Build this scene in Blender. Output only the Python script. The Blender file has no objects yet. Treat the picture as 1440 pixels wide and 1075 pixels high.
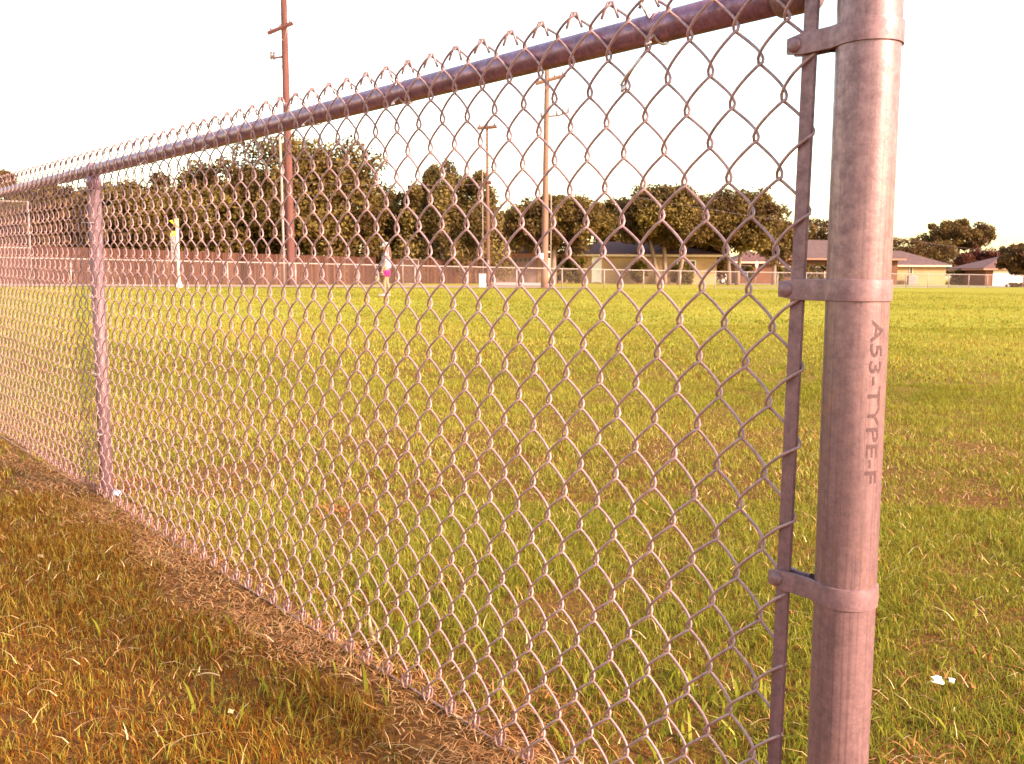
import bpy, bmesh, math, random
import numpy as np
from mathutils import Vector, Matrix

rng = np.random.default_rng(7)
random.seed(7)
PI = math.pi
SC = bpy.context.scene
COL = SC.collection

# ------------------------------------------------------------------ camera
F_PX, PITCH, ROLL, CZ = 1360.0, 0.1081, 0.005, 0.73
_c, _s, _cr, _sr = math.cos(PITCH), math.sin(PITCH), math.cos(ROLL), math.sin(ROLL)
CR = np.array([1.0, 0, 0]); CU = np.array([0, _s, _c]); CF = np.array([0, _c, -_s])
RX = CR*_cr + CU*_sr
UX = CU*_cr - CR*_sr
CAM = np.array([0, 0, CZ])

def at(u, v, Y):
    """world point seen at photo pixel (u, v) at forward distance Y"""
    r = RX*(u-720)/F_PX - UX*(v-537.5)/F_PX + CF
    return CAM + r*(Y/r[1])

def gpt(u, Y):
    """world x for pixel column u at distance Y, on the ground"""
    p = at(u, 400, Y)
    return np.array([p[0], Y, gh(p[0], Y)])

_gy = [-40, 0, 5, 28, 42, 60, 72, 85, 125, 300, 900]
_gz = [0, 0, .03, .13, .13, .09, .12, .24, .36, .4, .4]
def gh(x, y):
    return -.006*np.clip(x, -60, 60) + np.interp(y, _gy, _gz)

cam = bpy.data.cameras.new('camera'); cam_o = bpy.data.objects.new('camera', cam); COL.objects.link(cam_o)
M = Matrix(((RX[0], UX[0], -CF[0], 0), (RX[1], UX[1], -CF[1], 0), (RX[2], UX[2], -CF[2], CZ), (0, 0, 0, 1)))
cam_o.matrix_world = M
cam.sensor_width = 36; cam.lens = 36*F_PX/1440
cam.clip_start = .02; cam.clip_end = 3000
cam.dof.use_dof = True; cam.dof.focus_distance = 1.5; cam.dof.aperture_fstop = 20
SC.camera = cam_o

# ------------------------------------------------------------------ objects
def tag(o, label=None, cat=None, group=None, kind=None):
    if label: o['label'] = label
    if cat: o['category'] = cat
    if group: o['group'] = group
    if kind: o['kind'] = kind
    return o

def empty(name, loc, label, cat, group=None, rz=0):
    o = bpy.data.objects.new(name, None); COL.objects.link(o)
    o.location = loc; o.rotation_euler = (0, 0, rz); o.empty_display_size = .2
    return tag(o, label, cat, group)

def mesh_obj(name, V, Fc, mat, parent=None, smooth=False):
    me = bpy.data.meshes.new(name)
    me.from_pydata([tuple(v) for v in V], [], [tuple(f) for f in Fc])
    return link(name, me, mat, parent, smooth)

def link(name, me, mat, parent=None, smooth=False):
    if mat is not None: me.materials.append(mat)
    if smooth: me.polygons.foreach_set('use_smooth', [True]*len(me.polygons))
    me.update()
    o = bpy.data.objects.new(name, me); COL.objects.link(o)
    if parent is not None: o.parent = parent
    return o

def quads_obj(name, V, Q, mat, parent=None, smooth=False, attrs=None):
    """big meshes from numpy arrays; Q is (n, k) faces of equal size"""
    V = np.ascontiguousarray(V, dtype=np.float32); Q = np.ascontiguousarray(Q, dtype=np.int32)
    n, k = Q.shape
    me = bpy.data.meshes.new(name)
    me.vertices.add(len(V)); me.vertices.foreach_set('co', V.ravel())
    me.loops.add(n*k); me.loops.foreach_set('vertex_index', Q.ravel())
    me.polygons.add(n)
    me.polygons.foreach_set('loop_start', np.arange(0, n*k, k, dtype=np.int32))
    if attrs:
        for a, val in attrs.items():
            at_ = me.attributes.new(a, 'FLOAT', 'POINT'); at_.data.foreach_set('value', np.ascontiguousarray(val, dtype=np.float32))
    me.update(calc_edges=True); me.validate()
    return link(name, me, mat, parent, smooth)

class MB:
    def __init__(s): s.V = []; s.F = []
    def add(s, V, Fc):
        b = len(s.V); s.V += [tuple(v) for v in V]; s.F += [tuple(i+b for i in f) for f in Fc]; return s
    def box(s, c, d, rz=0):
        cx, cy, cz = c; a, b, h = d[0]/2, d[1]/2, d[2]/2
        co, si = math.cos(rz), math.sin(rz)
        V = []
        for z in (-h, h):
            for x, y in ((-a, -b), (a, -b), (a, b), (-a, b)):
                V.append((cx+x*co-y*si, cy+x*si+y*co, cz+z))
        return s.add(V, [(3, 2, 1, 0), (4, 5, 6, 7), (0, 1, 5, 4), (1, 2, 6, 5), (2, 3, 7, 6), (3, 0, 4, 7)])
    def tube(s, pts, r, n=8, cap=True):
        P = np.array(pts, float); m = len(P)
        r = np.broadcast_to(np.array(r, float), (m,))
        T = np.gradient(P, axis=0); T /= np.linalg.norm(T, axis=1)[:, None]+1e-12
        ref = np.array([0, 0, 1.]) if abs(T[0][2]) < .9 else np.array([1., 0, 0])
        V = []
        a = np.cross(T[0], ref); a /= np.linalg.norm(a)
        for i in range(m):
            a = a - T[i]*(a@T[i]); a /= np.linalg.norm(a)+1e-12
            b = np.cross(T[i], a)
            for k in range(n):
                w = 2*PI*k/n
                V.append(P[i]+r[i]*(a*math.cos(w)+b*math.sin(w)))
        Fc = [(i*n+k, i*n+(k+1) % n, (i+1)*n+(k+1) % n, (i+1)*n+k) for i in range(m-1) for k in range(n)]
        if cap: Fc += [tuple(range(n))[::-1], tuple((m-1)*n+k for k in range(n))]
        return s.add(V, Fc)
    def lathe(s, prof, c=(0, 0, 0), n=32):
        V = []; m = len(prof)
        for r, z in prof:
            for k in range(n):
                w = 2*PI*k/n; V.append((c[0]+r*math.cos(w), c[1]+r*math.sin(w), c[2]+z))
        Fc = [(i*n+k, i*n+(k+1) % n, (i+1)*n+(k+1) % n, (i+1)*n+k) for i in range(m-1) for k in range(n)]
        Fc += [tuple(range(n))[::-1], tuple((m-1)*n+k for k in range(n))]
        return s.add(V, Fc)
    def build(s, name, mat, parent=None, smooth=False, bevel=0):
        o = mesh_obj(name, s.V, s.F, mat, parent, smooth)
        if bevel:
            b = o.modifiers.new('bevel', 'BEVEL'); b.width = bevel; b.segments = 2; b.limit_method = 'ANGLE'
        return o

# ------------------------------------------------------------------ materials
def new_mat(name):
    m = bpy.data.materials.new(name); m.use_nodes = True
    nt = m.node_tree
    for n in list(nt.nodes): nt.nodes.remove(n)
    out = nt.nodes.new('ShaderNodeOutputMaterial')
    return m, nt, out

def N(nt, t, **kw):
    n = nt.nodes.new(t)
    for k, v in kw.items():
        if k in n.inputs: n.inputs[k].default_value = v
        else: setattr(n, k, v)
    return n

def noise(nt, vec, scale, detail=4, rough=.55, dist=0):
    n = N(nt, 'ShaderNodeTexNoise'); n.inputs['Scale'].default_value = scale; n.inputs['Detail'].default_value = detail
    n.inputs['Roughness'].default_value = rough; n.inputs['Distortion'].default_value = dist
    if vec is not None: nt.links.new(vec, n.inputs['Vector'])
    return n.outputs['Fac']

def ramp(nt, fac, stops, interp='LINEAR'):
    r = N(nt, 'ShaderNodeValToRGB'); r.color_ramp.interpolation = interp
    e = r.color_ramp.elements
    while len(e) < len(stops): e.new(.5)
    for i, (p, c) in enumerate(stops):
        e[i].position = p; e[i].color = (c[0], c[1], c[2], 1) if not isinstance(c, (int, float)) else (c, c, c, 1)
    nt.links.new(fac, r.inputs[0]); return r.outputs[0]

def mixc(nt, f, a, b, mode='MIX'):
    m = N(nt, 'ShaderNodeMix'); m.data_type = 'RGBA'; m.blend_type = mode
    for i, v in ((0, f), (6, a), (7, b)):
        if isinstance(v, bpy.types.NodeSocket): nt.links.new(v, m.inputs[i])
        elif i == 0: m.inputs[0].default_value = v
        else: m.inputs[i].default_value = (v[0], v[1], v[2], 1)
    return m.outputs[2]

def objco(nt, scale=(1, 1, 1), which='Object'):
    tc = N(nt, 'ShaderNodeTexCoord'); mp = N(nt, 'ShaderNodeMapping')
    mp.inputs['Scale'].default_value = scale
    nt.links.new(tc.outputs[which], mp.inputs['Vector']); return mp.outputs[0]

def bump(nt, h, strength, dist):
    b = N(nt, 'ShaderNodeBump'); b.inputs['Strength'].default_value = strength; b.inputs['Distance'].default_value = dist
    nt.links.new(h, b.inputs['Height']); return b.outputs[0]

def principled(nt, out, col, rough=.6, metal=0., normal=None, spec=.5):
    p = N(nt, 'ShaderNodeBsdfPrincipled')
    p.inputs['Specular IOR Level'].default_value = spec
    for k, v in (('Base Color', col), ('Roughness', rough), ('Metallic', metal)):
        if isinstance(v, bpy.types.NodeSocket): nt.links.new(v, p.inputs[k])
        elif k == 'Base Color': p.inputs[k].default_value = (v[0], v[1], v[2], 1)
        else: p.inputs[k].default_value = v
    if normal is not None: nt.links.new(normal, p.inputs['Normal'])
    nt.links.new(p.outputs[0], out.inputs[0]); return p

def simple(name, col, var=.25, scale=4, rough=.7, metal=0., stretch=(1, 1, 1), bmp=0, spec=.4):
    m, nt, out = new_mat(name)
    v = objco(nt, stretch); f = noise(nt, v, scale, 5)
    c = ramp(nt, f, [(.3, tuple(x*(1-var) for x in col)), (.7, tuple(min(1, x*(1+var)) for x in col))])
    principled(nt, out, c, rough, metal, bump(nt, f, .4, bmp) if bmp else None, spec)
    return m

def galv(name, base, dark, seams=False, metal=.35, rough=.5, sc=1.0):
    m, nt, out = new_mat(name)
    v = objco(nt)
    f1 = noise(nt, v, 90*sc, 6, .7); f2 = noise(nt, objco(nt, (1, 1, .12)), 40*sc, 4, .65, .5); f3 = noise(nt, v, 320*sc, 3)
    c = ramp(nt, f1, [(.32, dark), (.62, base)])
    blot = ramp(nt, f2, [(.34, .55), (.52, 1.0)])
    c = mixc(nt, .55, c, blot, 'MULTIPLY')
    c = mixc(nt, .25, c, ramp(nt, f3, [(.35, .4), (.65, 1.0)]), 'MULTIPLY')
    h = f3
    if seams:
        # drawn lines along the tube, rust streaks and scuffs around it
        fl = noise(nt, objco(nt, (1, 1, .006)), 260, 3, .7)
        c = mixc(nt, .45, c, ramp(nt, fl, [(.34, .4), (.44, 1.0)]), 'MULTIPLY')
        fs = noise(nt, objco(nt, (1, 1, 9)), 26, 4, .6, .4)
        fm = noise(nt, v, 17, 2)
        sc_ = N(nt, 'ShaderNodeMath', operation='MULTIPLY')
        nt.links.new(ramp(nt, fs, [(.60, 0.), (.68, 1.)]), sc_.inputs[0]); nt.links.new(ramp(nt, fm, [(.5, 0.), (.6, .75)]), sc_.inputs[1])
        c = mixc(nt, sc_.outputs[0], c, (.13, .075, .07))
        fr = noise(nt, objco(nt, (1, 1, .35)), 30, 5, .7, .8)
        c = mixc(nt, ramp(nt, fr, [(.57, 0.), (.72, .6)]), c, (.30, .13, .075))
    r = ramp(nt, f1, [(.3, rough+.14), (.7, rough-.08)])
    principled(nt, out, c, r, metal, bump(nt, h, .25, .0006))
    return m

M_POST = galv('weathered galvanised tube', (.32, .165, .165), (.20, .096, .10), True, .38, .38)
M_RAIL = galv('galvanised rail', (.36, .17, .24), (.21, .095, .13), False, .45, .34)
M_BAND = galv('galvanised band', (.32, .16, .165), (.21, .10, .105), False, .3, .48)
M_BAR = galv('galvanised bar', (.27, .128, .135), (.17, .075, .08), False, .3, .48)
M_LINE = galv('galvanised line post', (.225, .112, .118), (.155, .072, .078), False, .25, .55)
M_WIRE = galv('galvanised wire', (.47, .26, .25), (.32, .16, .15), False, .25, .45, 1.5)
M_TIE = simple('bright aluminium tie', (.62, .48, .46), .15, 60, .4, .5)
M_INK = simple('faded brown ink', (.20, .10, .09), .3, 300, .8)

def leafy(name, stops, trans=.35, attr='tone', rough=.6, spec=.12):
    m, nt, out = new_mat(name)
    a = N(nt, 'ShaderNodeAttribute'); a.attribute_name = attr
    c = ramp(nt, a.outputs['Fac'], stops)
    p = N(nt, 'ShaderNodeBsdfPrincipled'); p.inputs['Roughness'].default_value = rough
    p.inputs['Specular IOR Level'].default_value = spec
    nt.links.new(c, p.inputs['Base Color'])
    t = N(nt, 'ShaderNodeBsdfTranslucent'); nt.links.new(c, t.inputs['Color'])
    mx = N(nt, 'ShaderNodeMixShader'); mx.inputs[0].default_value = trans
    nt.links.new(p.outputs[0], mx.inputs[1]); nt.links.new(t.outputs[0], mx.inputs[2])
    nt.links.new(mx.outputs[0], out.inputs[0]); return m

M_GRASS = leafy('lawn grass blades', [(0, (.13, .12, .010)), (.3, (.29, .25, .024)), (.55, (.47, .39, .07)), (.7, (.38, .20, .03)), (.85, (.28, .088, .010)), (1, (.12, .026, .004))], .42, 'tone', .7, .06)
M_STRAW = leafy('dead straw', [(0, (.28, .088, .026)), (.4, (.52, .215, .075)), (.75, (.66, .35, .15)), (1, (.76, .50, .25))], .15)

def tree_mat(name, dark, mid, light):
    return leafy(name, [(0, dark), (.5, mid), (1, light)], .25)
M_LEAF_DK = tree_mat('dark oak leaves', (.070, .030, .011), (.118, .056, .017), (.175, .094, .024))
M_LEAF_OLV = tree_mat('olive leaves', (.078, .038, .013), (.138, .076, .020), (.21, .128, .030))
M_LEAF_CED = tree_mat('cedar needles', (.10, .052, .019), (.17, .10, .032), (.25, .158, .046))
M_LEAF_RED = tree_mat('dark red plum leaves', (.06, .014, .010), (.095, .022, .014), (.13, .035, .018))
M_HEDGE = tree_mat('hedge leaves', (.06, .038, .008), (.11, .072, .010), (.17, .12, .014))
M_BARK = simple('tree bark', (.24, .14, .10), .35, 9, .9, 0, (1, 1, .25), .02)

# ------------------------------------------------------------------ world and sun
SUN_EL, SUN_AZ = math.radians(27), (0.80, -0.60)     # sun to the right of and behind the camera
w = bpy.data.worlds.new('World'); SC.world = w; w.use_nodes = True
nt = w.node_tree
for n in list(nt.nodes): nt.nodes.remove(n)
wo = nt.nodes.new('ShaderNodeOutputWorld'); bg = nt.nodes.new('ShaderNodeBackground')
sky = nt.nodes.new('ShaderNodeTexSky'); sky.sky_type = 'NISHITA'; sky.sun_disc = False
sky.sun_elevation = SUN_EL; sky.sun_rotation = math.atan2(SUN_AZ[0], SUN_AZ[1])
sky.air_density = 1.55; sky.dust_density = 1.1; sky.ozone_density = .25
bg.inputs[1].default_value = .115
nt.links.new(sky.outputs[0], bg.inputs[0]); nt.links.new(bg.outputs[0], wo.inputs[0])
sl = bpy.data.lights.new('sun', 'SUN'); sl.energy = 2.8; sl.angle = math.radians(8); sl.color = (1, .87, .70)
so = bpy.data.objects.new('sun', sl); COL.objects.link(so)
sd = Vector((SUN_AZ[0]*math.cos(SUN_EL), SUN_AZ[1]*math.cos(SUN_EL), math.sin(SUN_EL)))
so.rotation_euler = (-sd).to_track_quat('-Z', 'Y').to_euler(); so.location = (6, -4, 8)
SC.view_settings.view_transform = 'Standard'; SC.view_settings.look = 'None'
SC.view_settings.exposure = 2.05; SC.view_settings.gamma = 1
SC.cycles.max_bounces = 6; SC.cycles.transparent_max_bounces = 24
SC.cycles.use_denoising = True

# ------------------------------------------------------------------ fence frame of reference
FX0, FY0, FAZ = .3036, 1.0266, .8888
FD = np.array([-math.cos(FAZ), math.sin(FAZ), 0]); FN = np.array([math.sin(FAZ), math.cos(FAZ), 0])   # along (to the left), away from the camera
FO = np.array([FX0, FY0, CZ])
def fp(t, z, off=0):
    """point of the fence plane: t metres along, z relative to the lens height"""
    t = np.asarray(t, float)[..., None]; z = np.asarray(z, float)[..., None]; off = np.asarray(off, float)[..., None]
    return FO + FD*t + FN*off + np.array([0, 0, 1.])*z
def fence_side(x, y):
    return (x-FX0)*FN[0]+(y-FY0)*FN[1], (x-FX0)*FD[0]+(y-FY0)*FD[1]

# ------------------------------------------------------------------ ground
def axis(lo, hi, near, n):
    k = np.linspace(-1, 1, n)
    return k
gx = np.unique(np.concatenate([np.linspace(-8, 8, 65), np.linspace(-70, 70, 71), np.linspace(-900, 900, 37)]))
gy = np.unique(np.concatenate([np.linspace(-6, 12, 73), np.linspace(12, 140, 65), np.linspace(140, 1600, 30), np.array([-200, -60, -20])]))
GX, GY = np.meshgrid(gx, gy)
near = np.clip(1-np.hypot(GX, GY)/14, 0, 1)
GZ = gh(GX, GY) + near*.006*(np.sin(GX*5.1+1)*np.sin(GY*4.3)+.6*np.sin(GX*11+GY*7))
nx = len(gx)
Vg = np.stack([GX.ravel(), GY.ravel(), GZ.ravel()], 1)
ii, jj = np.meshgrid(np.arange(nx-1), np.arange(len(gy)-1)); b = (jj*nx+ii).ravel()
Qg = np.stack([b, b+1, b+nx+1, b+nx], 1)

m, nt, out = new_mat('lawn and soil')
tc = N(nt, 'ShaderNodeTexCoord'); P = tc.outputs['Object']
sep = N(nt, 'ShaderNodeSeparateXYZ'); nt.links.new(P, sep.inputs[0])
fine = noise(nt, P, 38, 6, .7); mid = noise(nt, objco(nt, (1, .55, 1)), 2.2, 5, .6, .5); big = noise(nt, objco(nt, (.22, .42, 1)), .55, 4, .55, .6)
c1 = ramp(nt, fine, [(.30, (.16, .135, .008)), (.5, (.30, .245, .02)), (.70, (.44, .35, .045))])
c2 = ramp(nt, fine, [(.30, (.14, .075, .006)), (.5, (.29, .19, .014)), (.72, (.40, .27, .03))])
lawn = mixc(nt, ramp(nt, mid, [(.45, 0.), (.66, .85)]), c1, c2)
lawn = mixc(nt, ramp(nt, big, [(.46, 0.), (.66, .55)]), lawn, ramp(nt, fine, [(.3, (.12, .075, .003)), (.7, (.26, .165, .006))]))
soil = ramp(nt, noise(nt, P, 60, 6, .7), [(.3, (.08, .026, .006)), (.55, (.18, .068, .017)), (.8, (.31, .125, .04))])
rr = N(nt, 'ShaderNodeVectorMath', operation='LENGTH'); nt.links.new(P, rr.inputs[0])
mr = N(nt, 'ShaderNodeMapRange'); nt.links.new(rr.outputs['Value'], mr.inputs[0]); mr.inputs[1].default_value = 4; mr.inputs[2].default_value = 16
c = mixc(nt, mr.outputs[0], soil, lawn)
principled(nt, out, c, .95, 0, bump(nt, fine, .6, .03), .1)
ground = quads_obj('ground', Vg, Qg, m, None, True); tag(ground, kind='structure')

# ------------------------------------------------------------------ chain link fence
fence = empty('chain_link_fence', FO+np.array([0, 0, -CZ]), 'near galvanised chain-link fence running from the round end post at right to the left edge', 'fence')
def fl(o):
    """parent to the fence, keeping world coordinates"""
    o.parent = fence; o.matrix_parent_inverse = Matrix.Translation(-fence.location); return o

A_, HH = .033, .0408
T_END = 7.4
NCOL = int(T_END/A_)
J_TOP, J_BOT = -2, 24
Z0_, SL, BOW, SH = .2702, .0098, .0011, .017
def mesh_tz(c, j):
    t = c*A_; tt = np.minimum(t, 3.6)
    return t+SH*(j-7)*HH, Z0_-j*HH+SL*t+BOW*tt*tt
E_, DD, WR = .0028, .0061, .00178
wV = []; wQ = []; base = 0
jit = rng.normal(0, 1, (NCOL+2, J_BOT-J_TOP+4, 2))*.0011
for cidx in range(NCOL):
    far = cidx*A_ > 3.9
    ns = 4 if far else (9 if cidx < 45 else 7)
    nr = 5 if far else (8 if cidx < 30 else 6)
    pts = []
    for j in range(J_BOT, J_TOP, -1):            # bottom to top
        right0 = ((j - (cidx+1)) % 2 == 0)        # lower end of this strand is the right apex
        cc0 = cidx if right0 else cidx+1; cc1 = cidx+1 if right0 else cidx
        s = np.arange(ns)/ns
        lin = s + .50*s*(s-1); cosn = (1-np.cos(PI*s))/2
        px = .74*lin+.26*cosn
        if j-1 == J_TOP: px = .93*s+.07*px
        t0, z0 = mesh_tz(cc0, j); t1, z1 = mesh_tz(cc1, j-1)
        q0 = jit[cc0, j-J_TOP]; q1 = jit[cc1, j-1-J_TOP]
        e0 = -E_ if right0 else E_; e1 = E_ if right0 else -E_
        t = (t0+q0[0]+e0)*(1-px)+(t1+q1[0]+e1)*px
        z = (z0+q0[1])*(1-s)+(z1+q1[1]-(.0155 if j-1 == J_TOP else 0))*s
        sgn = 1 if right0 else -1                 # rising to the left: behind; rising to the right: in front
        d = DD*np.sin(PI*s)**.5
        if cidx == 0:                              # last wire wraps the tension bar
            d = d+.0002*np.exp(-((t-.002)/.012)**2)
            t = np.where(t < .012, t-.0042*(np.clip((.012-t)/.014, 0, 1)), t)
        pts.append(np.stack([t, z, sgn*d], 1))
    # top: the end bent over its neighbour
    j = J_TOP; right_end = ((j-(cidx+1)) % 2 == 0)
    cc = cidx if right_end else cidx+1
    t1, z1 = mesh_tz(cc, j)
    sg = -1 if right_end else 1
    tw = .35+.3*rng.random()
    z1 = z1-.0155; k1, k2 = .0008*rng.normal(), .0012*rng.normal()
    tip = [(t1, z1-.001, sg*.0005), (t1+sg*.0010, z1+.0030, -sg*.0004), (t1+sg*.0026, z1+.0030, -sg*.0016),
           (t1+sg*.0045, z1-.0030, -sg*.0030), (t1+sg*(.0098+.002*tw)+k2, z1-.0140-.006*tw, -sg*.0046)]
    pts.append(np.array(tip))
    # bottom: curled hook
    j = J_BOT; right_b = ((j-(cidx+1)) % 2 == 0)
    cc = cidx if right_b else cidx+1
    t1, z1 = mesh_tz(cc, j); sg = -1 if right_b else 1
    hk = [(t1-sg*.006, z1+.010, sg*.0055), (t1-sg*.0055, z1-.003, sg*.0055), (t1-sg*.003, z1-.012, sg*.004), (t1+sg*.001, z1-.015, sg*.002), (t1+sg*.003, z1-.009, 0)]
    pts.insert(0, np.array(hk))
    Pp = np.concatenate(pts)
    W = fp(Pp[:, 0], Pp[:, 1], Pp[:, 2])
    T = np.gradient(W, axis=0); T /= np.linalg.norm(T, axis=1)[:, None]
    a = np.cross(T, FN); a /= np.linalg.norm(a, axis=1)[:, None]+1e-9
    bb = np.cross(T, a)
    wv = 2*PI*np.arange(nr)/nr
    R3 = W[:, None, :]+WR*(a[:, None, :]*np.cos(wv)[None, :, None]+bb[:, None, :]*np.sin(wv)[None, :, None])
    m_ = len(W); wV.append(R3.reshape(-1, 3))
    i0, k0 = np.meshgrid(np.arange(m_-1), np.arange(nr), indexing='ij')
    q = np.stack([i0*nr+k0, i0*nr+(k0+1) % nr, (i0+1)*nr+(k0+1) % nr, (i0+1)*nr+k0], -1).reshape(-1, 4)+base
    caps = np.array([[base+k, base+(k+1) % nr, base+(k+2) % nr, base+(k+3) % nr] for k in (0,)]+[[base+(m_-1)*nr+k for k in (0, 1, 2, 3)]])
    wQ.append(q); wQ.append(caps); base += m_*nr
fl(quads_obj('wire_mesh', np.concatenate(wV), np.concatenate(wQ), M_WIRE, None, True))

# end post
PC = np.array([.3532, .9935]); PR = .0313
s_post, t_post = fence_side(*PC)
zt = .365
mb = MB(); prof = [(PR-.003, -1.25), (PR, -1.25)]+[(PR, z) for z in np.linspace(-1.2, zt, 24)]+[(PR-.003, zt)]
mb.lathe(prof, (PC[0], PC[1], CZ), 64)
post = fl(mb.build('terminal_post', M_POST, None, True))
pobj = post
for p_ in post.data.polygons:
    if len(p_.vertices) > 4: p_.use_smooth = False
cap = MB().lathe([(PR+.002, -.035), (PR+.0025, 0), (PR+.001, .012), (PR*.8, .024), (PR*.45, .031), (.004, .033)], (PC[0], PC[1], CZ+zt), 48).build('post_cap', M_BAND, None, True)
cap.parent = post

def band(zc, hgt, name='tension_band', tilt=0.0):
    """strap round the post whose two ears run along the fence to a bolt"""
    th = .0022; rr_ = PR+.0009
    mbb = MB()
    # path in plan, post-centred: along = FD direction, off = FN direction
    ear_l = -t_post + .0215
    f_off = -.0066 - s_post; b_off = .0066 - s_post
    path = []
    path.append((ear_l, f_off))
    for k in np.linspace(0, 1, 6)[1:]:
        path.append((ear_l+(rr_*.92-ear_l)*k, f_off+(-0.0-f_off*0)*0 + (0)))
    a0 = math.atan2(f_off, math.sqrt(max(rr_**2-f_off**2, 1e-6))); 
    a1 = math.atan2(b_off, math.sqrt(max(rr_**2-b_off**2, 1e-6)))
    path = [(ear_l, f_off), (ear_l*.6+rr_*.4, f_off)]
    st = (math.cos(a0)*rr_+.006, f_off); path.append(st)
    for w_ in np.linspace(a0-.22, -(2*PI-a1)+.22, 46): path.append((math.cos(w_)*rr_, math.sin(w_)*rr_))
    path += [(math.cos(a1)*rr_+.006, b_off), (ear_l*.6+rr_*.4, b_off), (ear_l, b_off)]
    path = np.array(path); n_ = len(path)
    tg = np.gradient(path, axis=0); tg /= np.linalg.norm(tg, axis=1)[:, None]
    nm = np.stack([-tg[:, 1], tg[:, 0]], 1)
    # make nm point away from the axis / outwards
    V = []
    prof = [(-th*.5, -hgt/2), (th*.45, -hgt/2+.0006), (th*.55, -hgt*.3), (th*.58, 0), (th*.55, hgt*.3), (th*.45, hgt/2-.0006), (-th*.5, hgt/2)]
    mid_ = path.mean(0)
    for i in range(n_):
        sgn = 1 if (nm[i]@(path[i]-np.array([0.0, 0.0]))) > 0 else -1
        nn = nm[i]*sgn
        hscale = 1.0
        e = min(i, n_-1-i)
        if e == 0: hscale = .72
        for a, z in prof:
            q = path[i]+nn*a
            x = PC[0]+FD[0]*q[0]+FN[0]*q[1]; y = PC[1]+FD[1]*q[0]+FN[1]*q[1]
            V.append((x, y, CZ+zc+z*hscale+tilt*q[0]))
    k_ = len(prof)
    Fc = [(i*k_+a, i*k_+(a+1) % k_, (i+1)*k_+(a+1) % k_, (i+1)*k_+a) for i in range(n_-1) for a in range(k_)]
    Fc += [tuple(range(k_)), tuple((n_-1)*k_+a for a in range(k_))[::-1]]
    o = mbb.add(V, Fc).build(name, M_BAND, None, True)
    bm = bmesh.new(); bm.from_mesh(o.data); bmesh.ops.recalc_face_normals(bm, faces=bm.faces); bm.to_mesh(o.data); bm.free()
    o.data.set_sharp_from_angle(angle=math.radians(30))
    fl(o)
    # carriage bolt: domed head outside, nut behind
    bc = fp(.0118, zc+tilt*.07, 0)
    prof = [(.0001, .0034), (.0035, .0031), (.0062, .0020), (.0077, .0006), (.0079, -.0012)]
    V = []; nb = 20
    for r, h in prof+[(.004, -.001), (.004, -.024)]:
        for k in range(nb):
            w_ = 2*PI*k/nb
            V.append(bc - FN*(h+.0084) + FD*(r*math.cos(w_)) + np.array([0, 0, r*math.sin(w_)]))
    m2 = len(prof)+2
    Fc = [(i*nb+k, i*nb+(k+1) % nb, (i+1)*nb+(k+1) % nb, (i+1)*nb+k) for i in range(m2-1) for k in range(nb)]
    V2 = []
    for h in (-.0166, -.023):
        for k in range(6):
            w_ = PI/3*k
            V2.append(bc - FN*(h+.0084-.008) + FD*(.0085*math.cos(w_)) + np.array([0, 0, .0085*math.sin(w_)]))
    bo = MB().add(V, Fc).add(V2, [tuple(range(6)), tuple(range(6, 12))[::-1]]+[(k, (k+1) % 6, 6+(k+1) % 6, 6+k) for k in range(6)])
    b_ = bo.build('carriage_bolt', M_BAND, None, True)
    bm = bmesh.new(); bm.from_mesh(b_.data); bmesh.ops.recalc_face_normals(bm, faces=bm.faces); bm.to_mesh(b_.data); bm.free()
    b_.data.set_sharp_from_angle(angle=math.radians(45))
    b_.parent = o
    return o
for zc, tl in ((.2405, -.01), (-.0115, 0), (-.3285, .02)): band(zc, .0225, tilt=tl)

# tension bar (leans a little with the fabric)
zb = np.array([-.76, .335]); tb_ = .0022+.0155*(-(zb)+.04)-.0008
V = []
for z, t in zip(zb, tb_):
    for dt, do in ((-.0079, -.0024), (.0079, -.0024), (.0079, .0024), (-.0079, .0024)):
        V.append(fp(t+dt, z, do))
o = MB().add(V, [(3, 2, 1, 0), (4, 5, 6, 7), (0, 1, 5, 4), (1, 2, 6, 5), (2, 3, 7, 6), (3, 0, 4, 7)]).build('tension_bar', M_BAR, None, False, .0008)
fl(o)

# top rail, its end cup and brace band
RR = .0182
tr_ = np.linspace(.022, T_END+.05, 40)
def rail_z(t): return .3022+.0075*np.asarray(t, float)
fl(MB().tube(fp(tr_, rail_z(tr_), .0262), RR, 28).build('top_rail', M_RAIL, None, True))
cup = MB().tube(fp(np.array([.012, .014, .030, .055, .0555]), rail_z(np.array([.012, .014, .03, .055, .0555])), .0262), [.012, RR+.003, RR+.0036, RR+.0036, RR+.001], 28).build('rail_end_cup', M_BAND, None, True); fl(cup)
tab = MB()
p0 = fp(.012, float(rail_z(0)), .0262); p1 = np.array([PC[0], PC[1], p0[2]])+FD*(PR+.002)
tab.box(((p0+p1)/2), (np.linalg.norm(p1-p0)+.012, .005, .026), math.atan2(FD[1], FD[0]))
o = tab.build('rail_end_tab', M_BAND, None, False, .001); o.parent = cup
bb_ = MB().lathe([(PR+.0005, -.0115), (PR+.0028, -.011), (PR+.0032, 0), (PR+.0028, .011), (PR+.0005, .0115)], (PC[0], PC[1], CZ+.294), 64).build('brace_band', M_BAND, None, True); fl(bb_)

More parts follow.
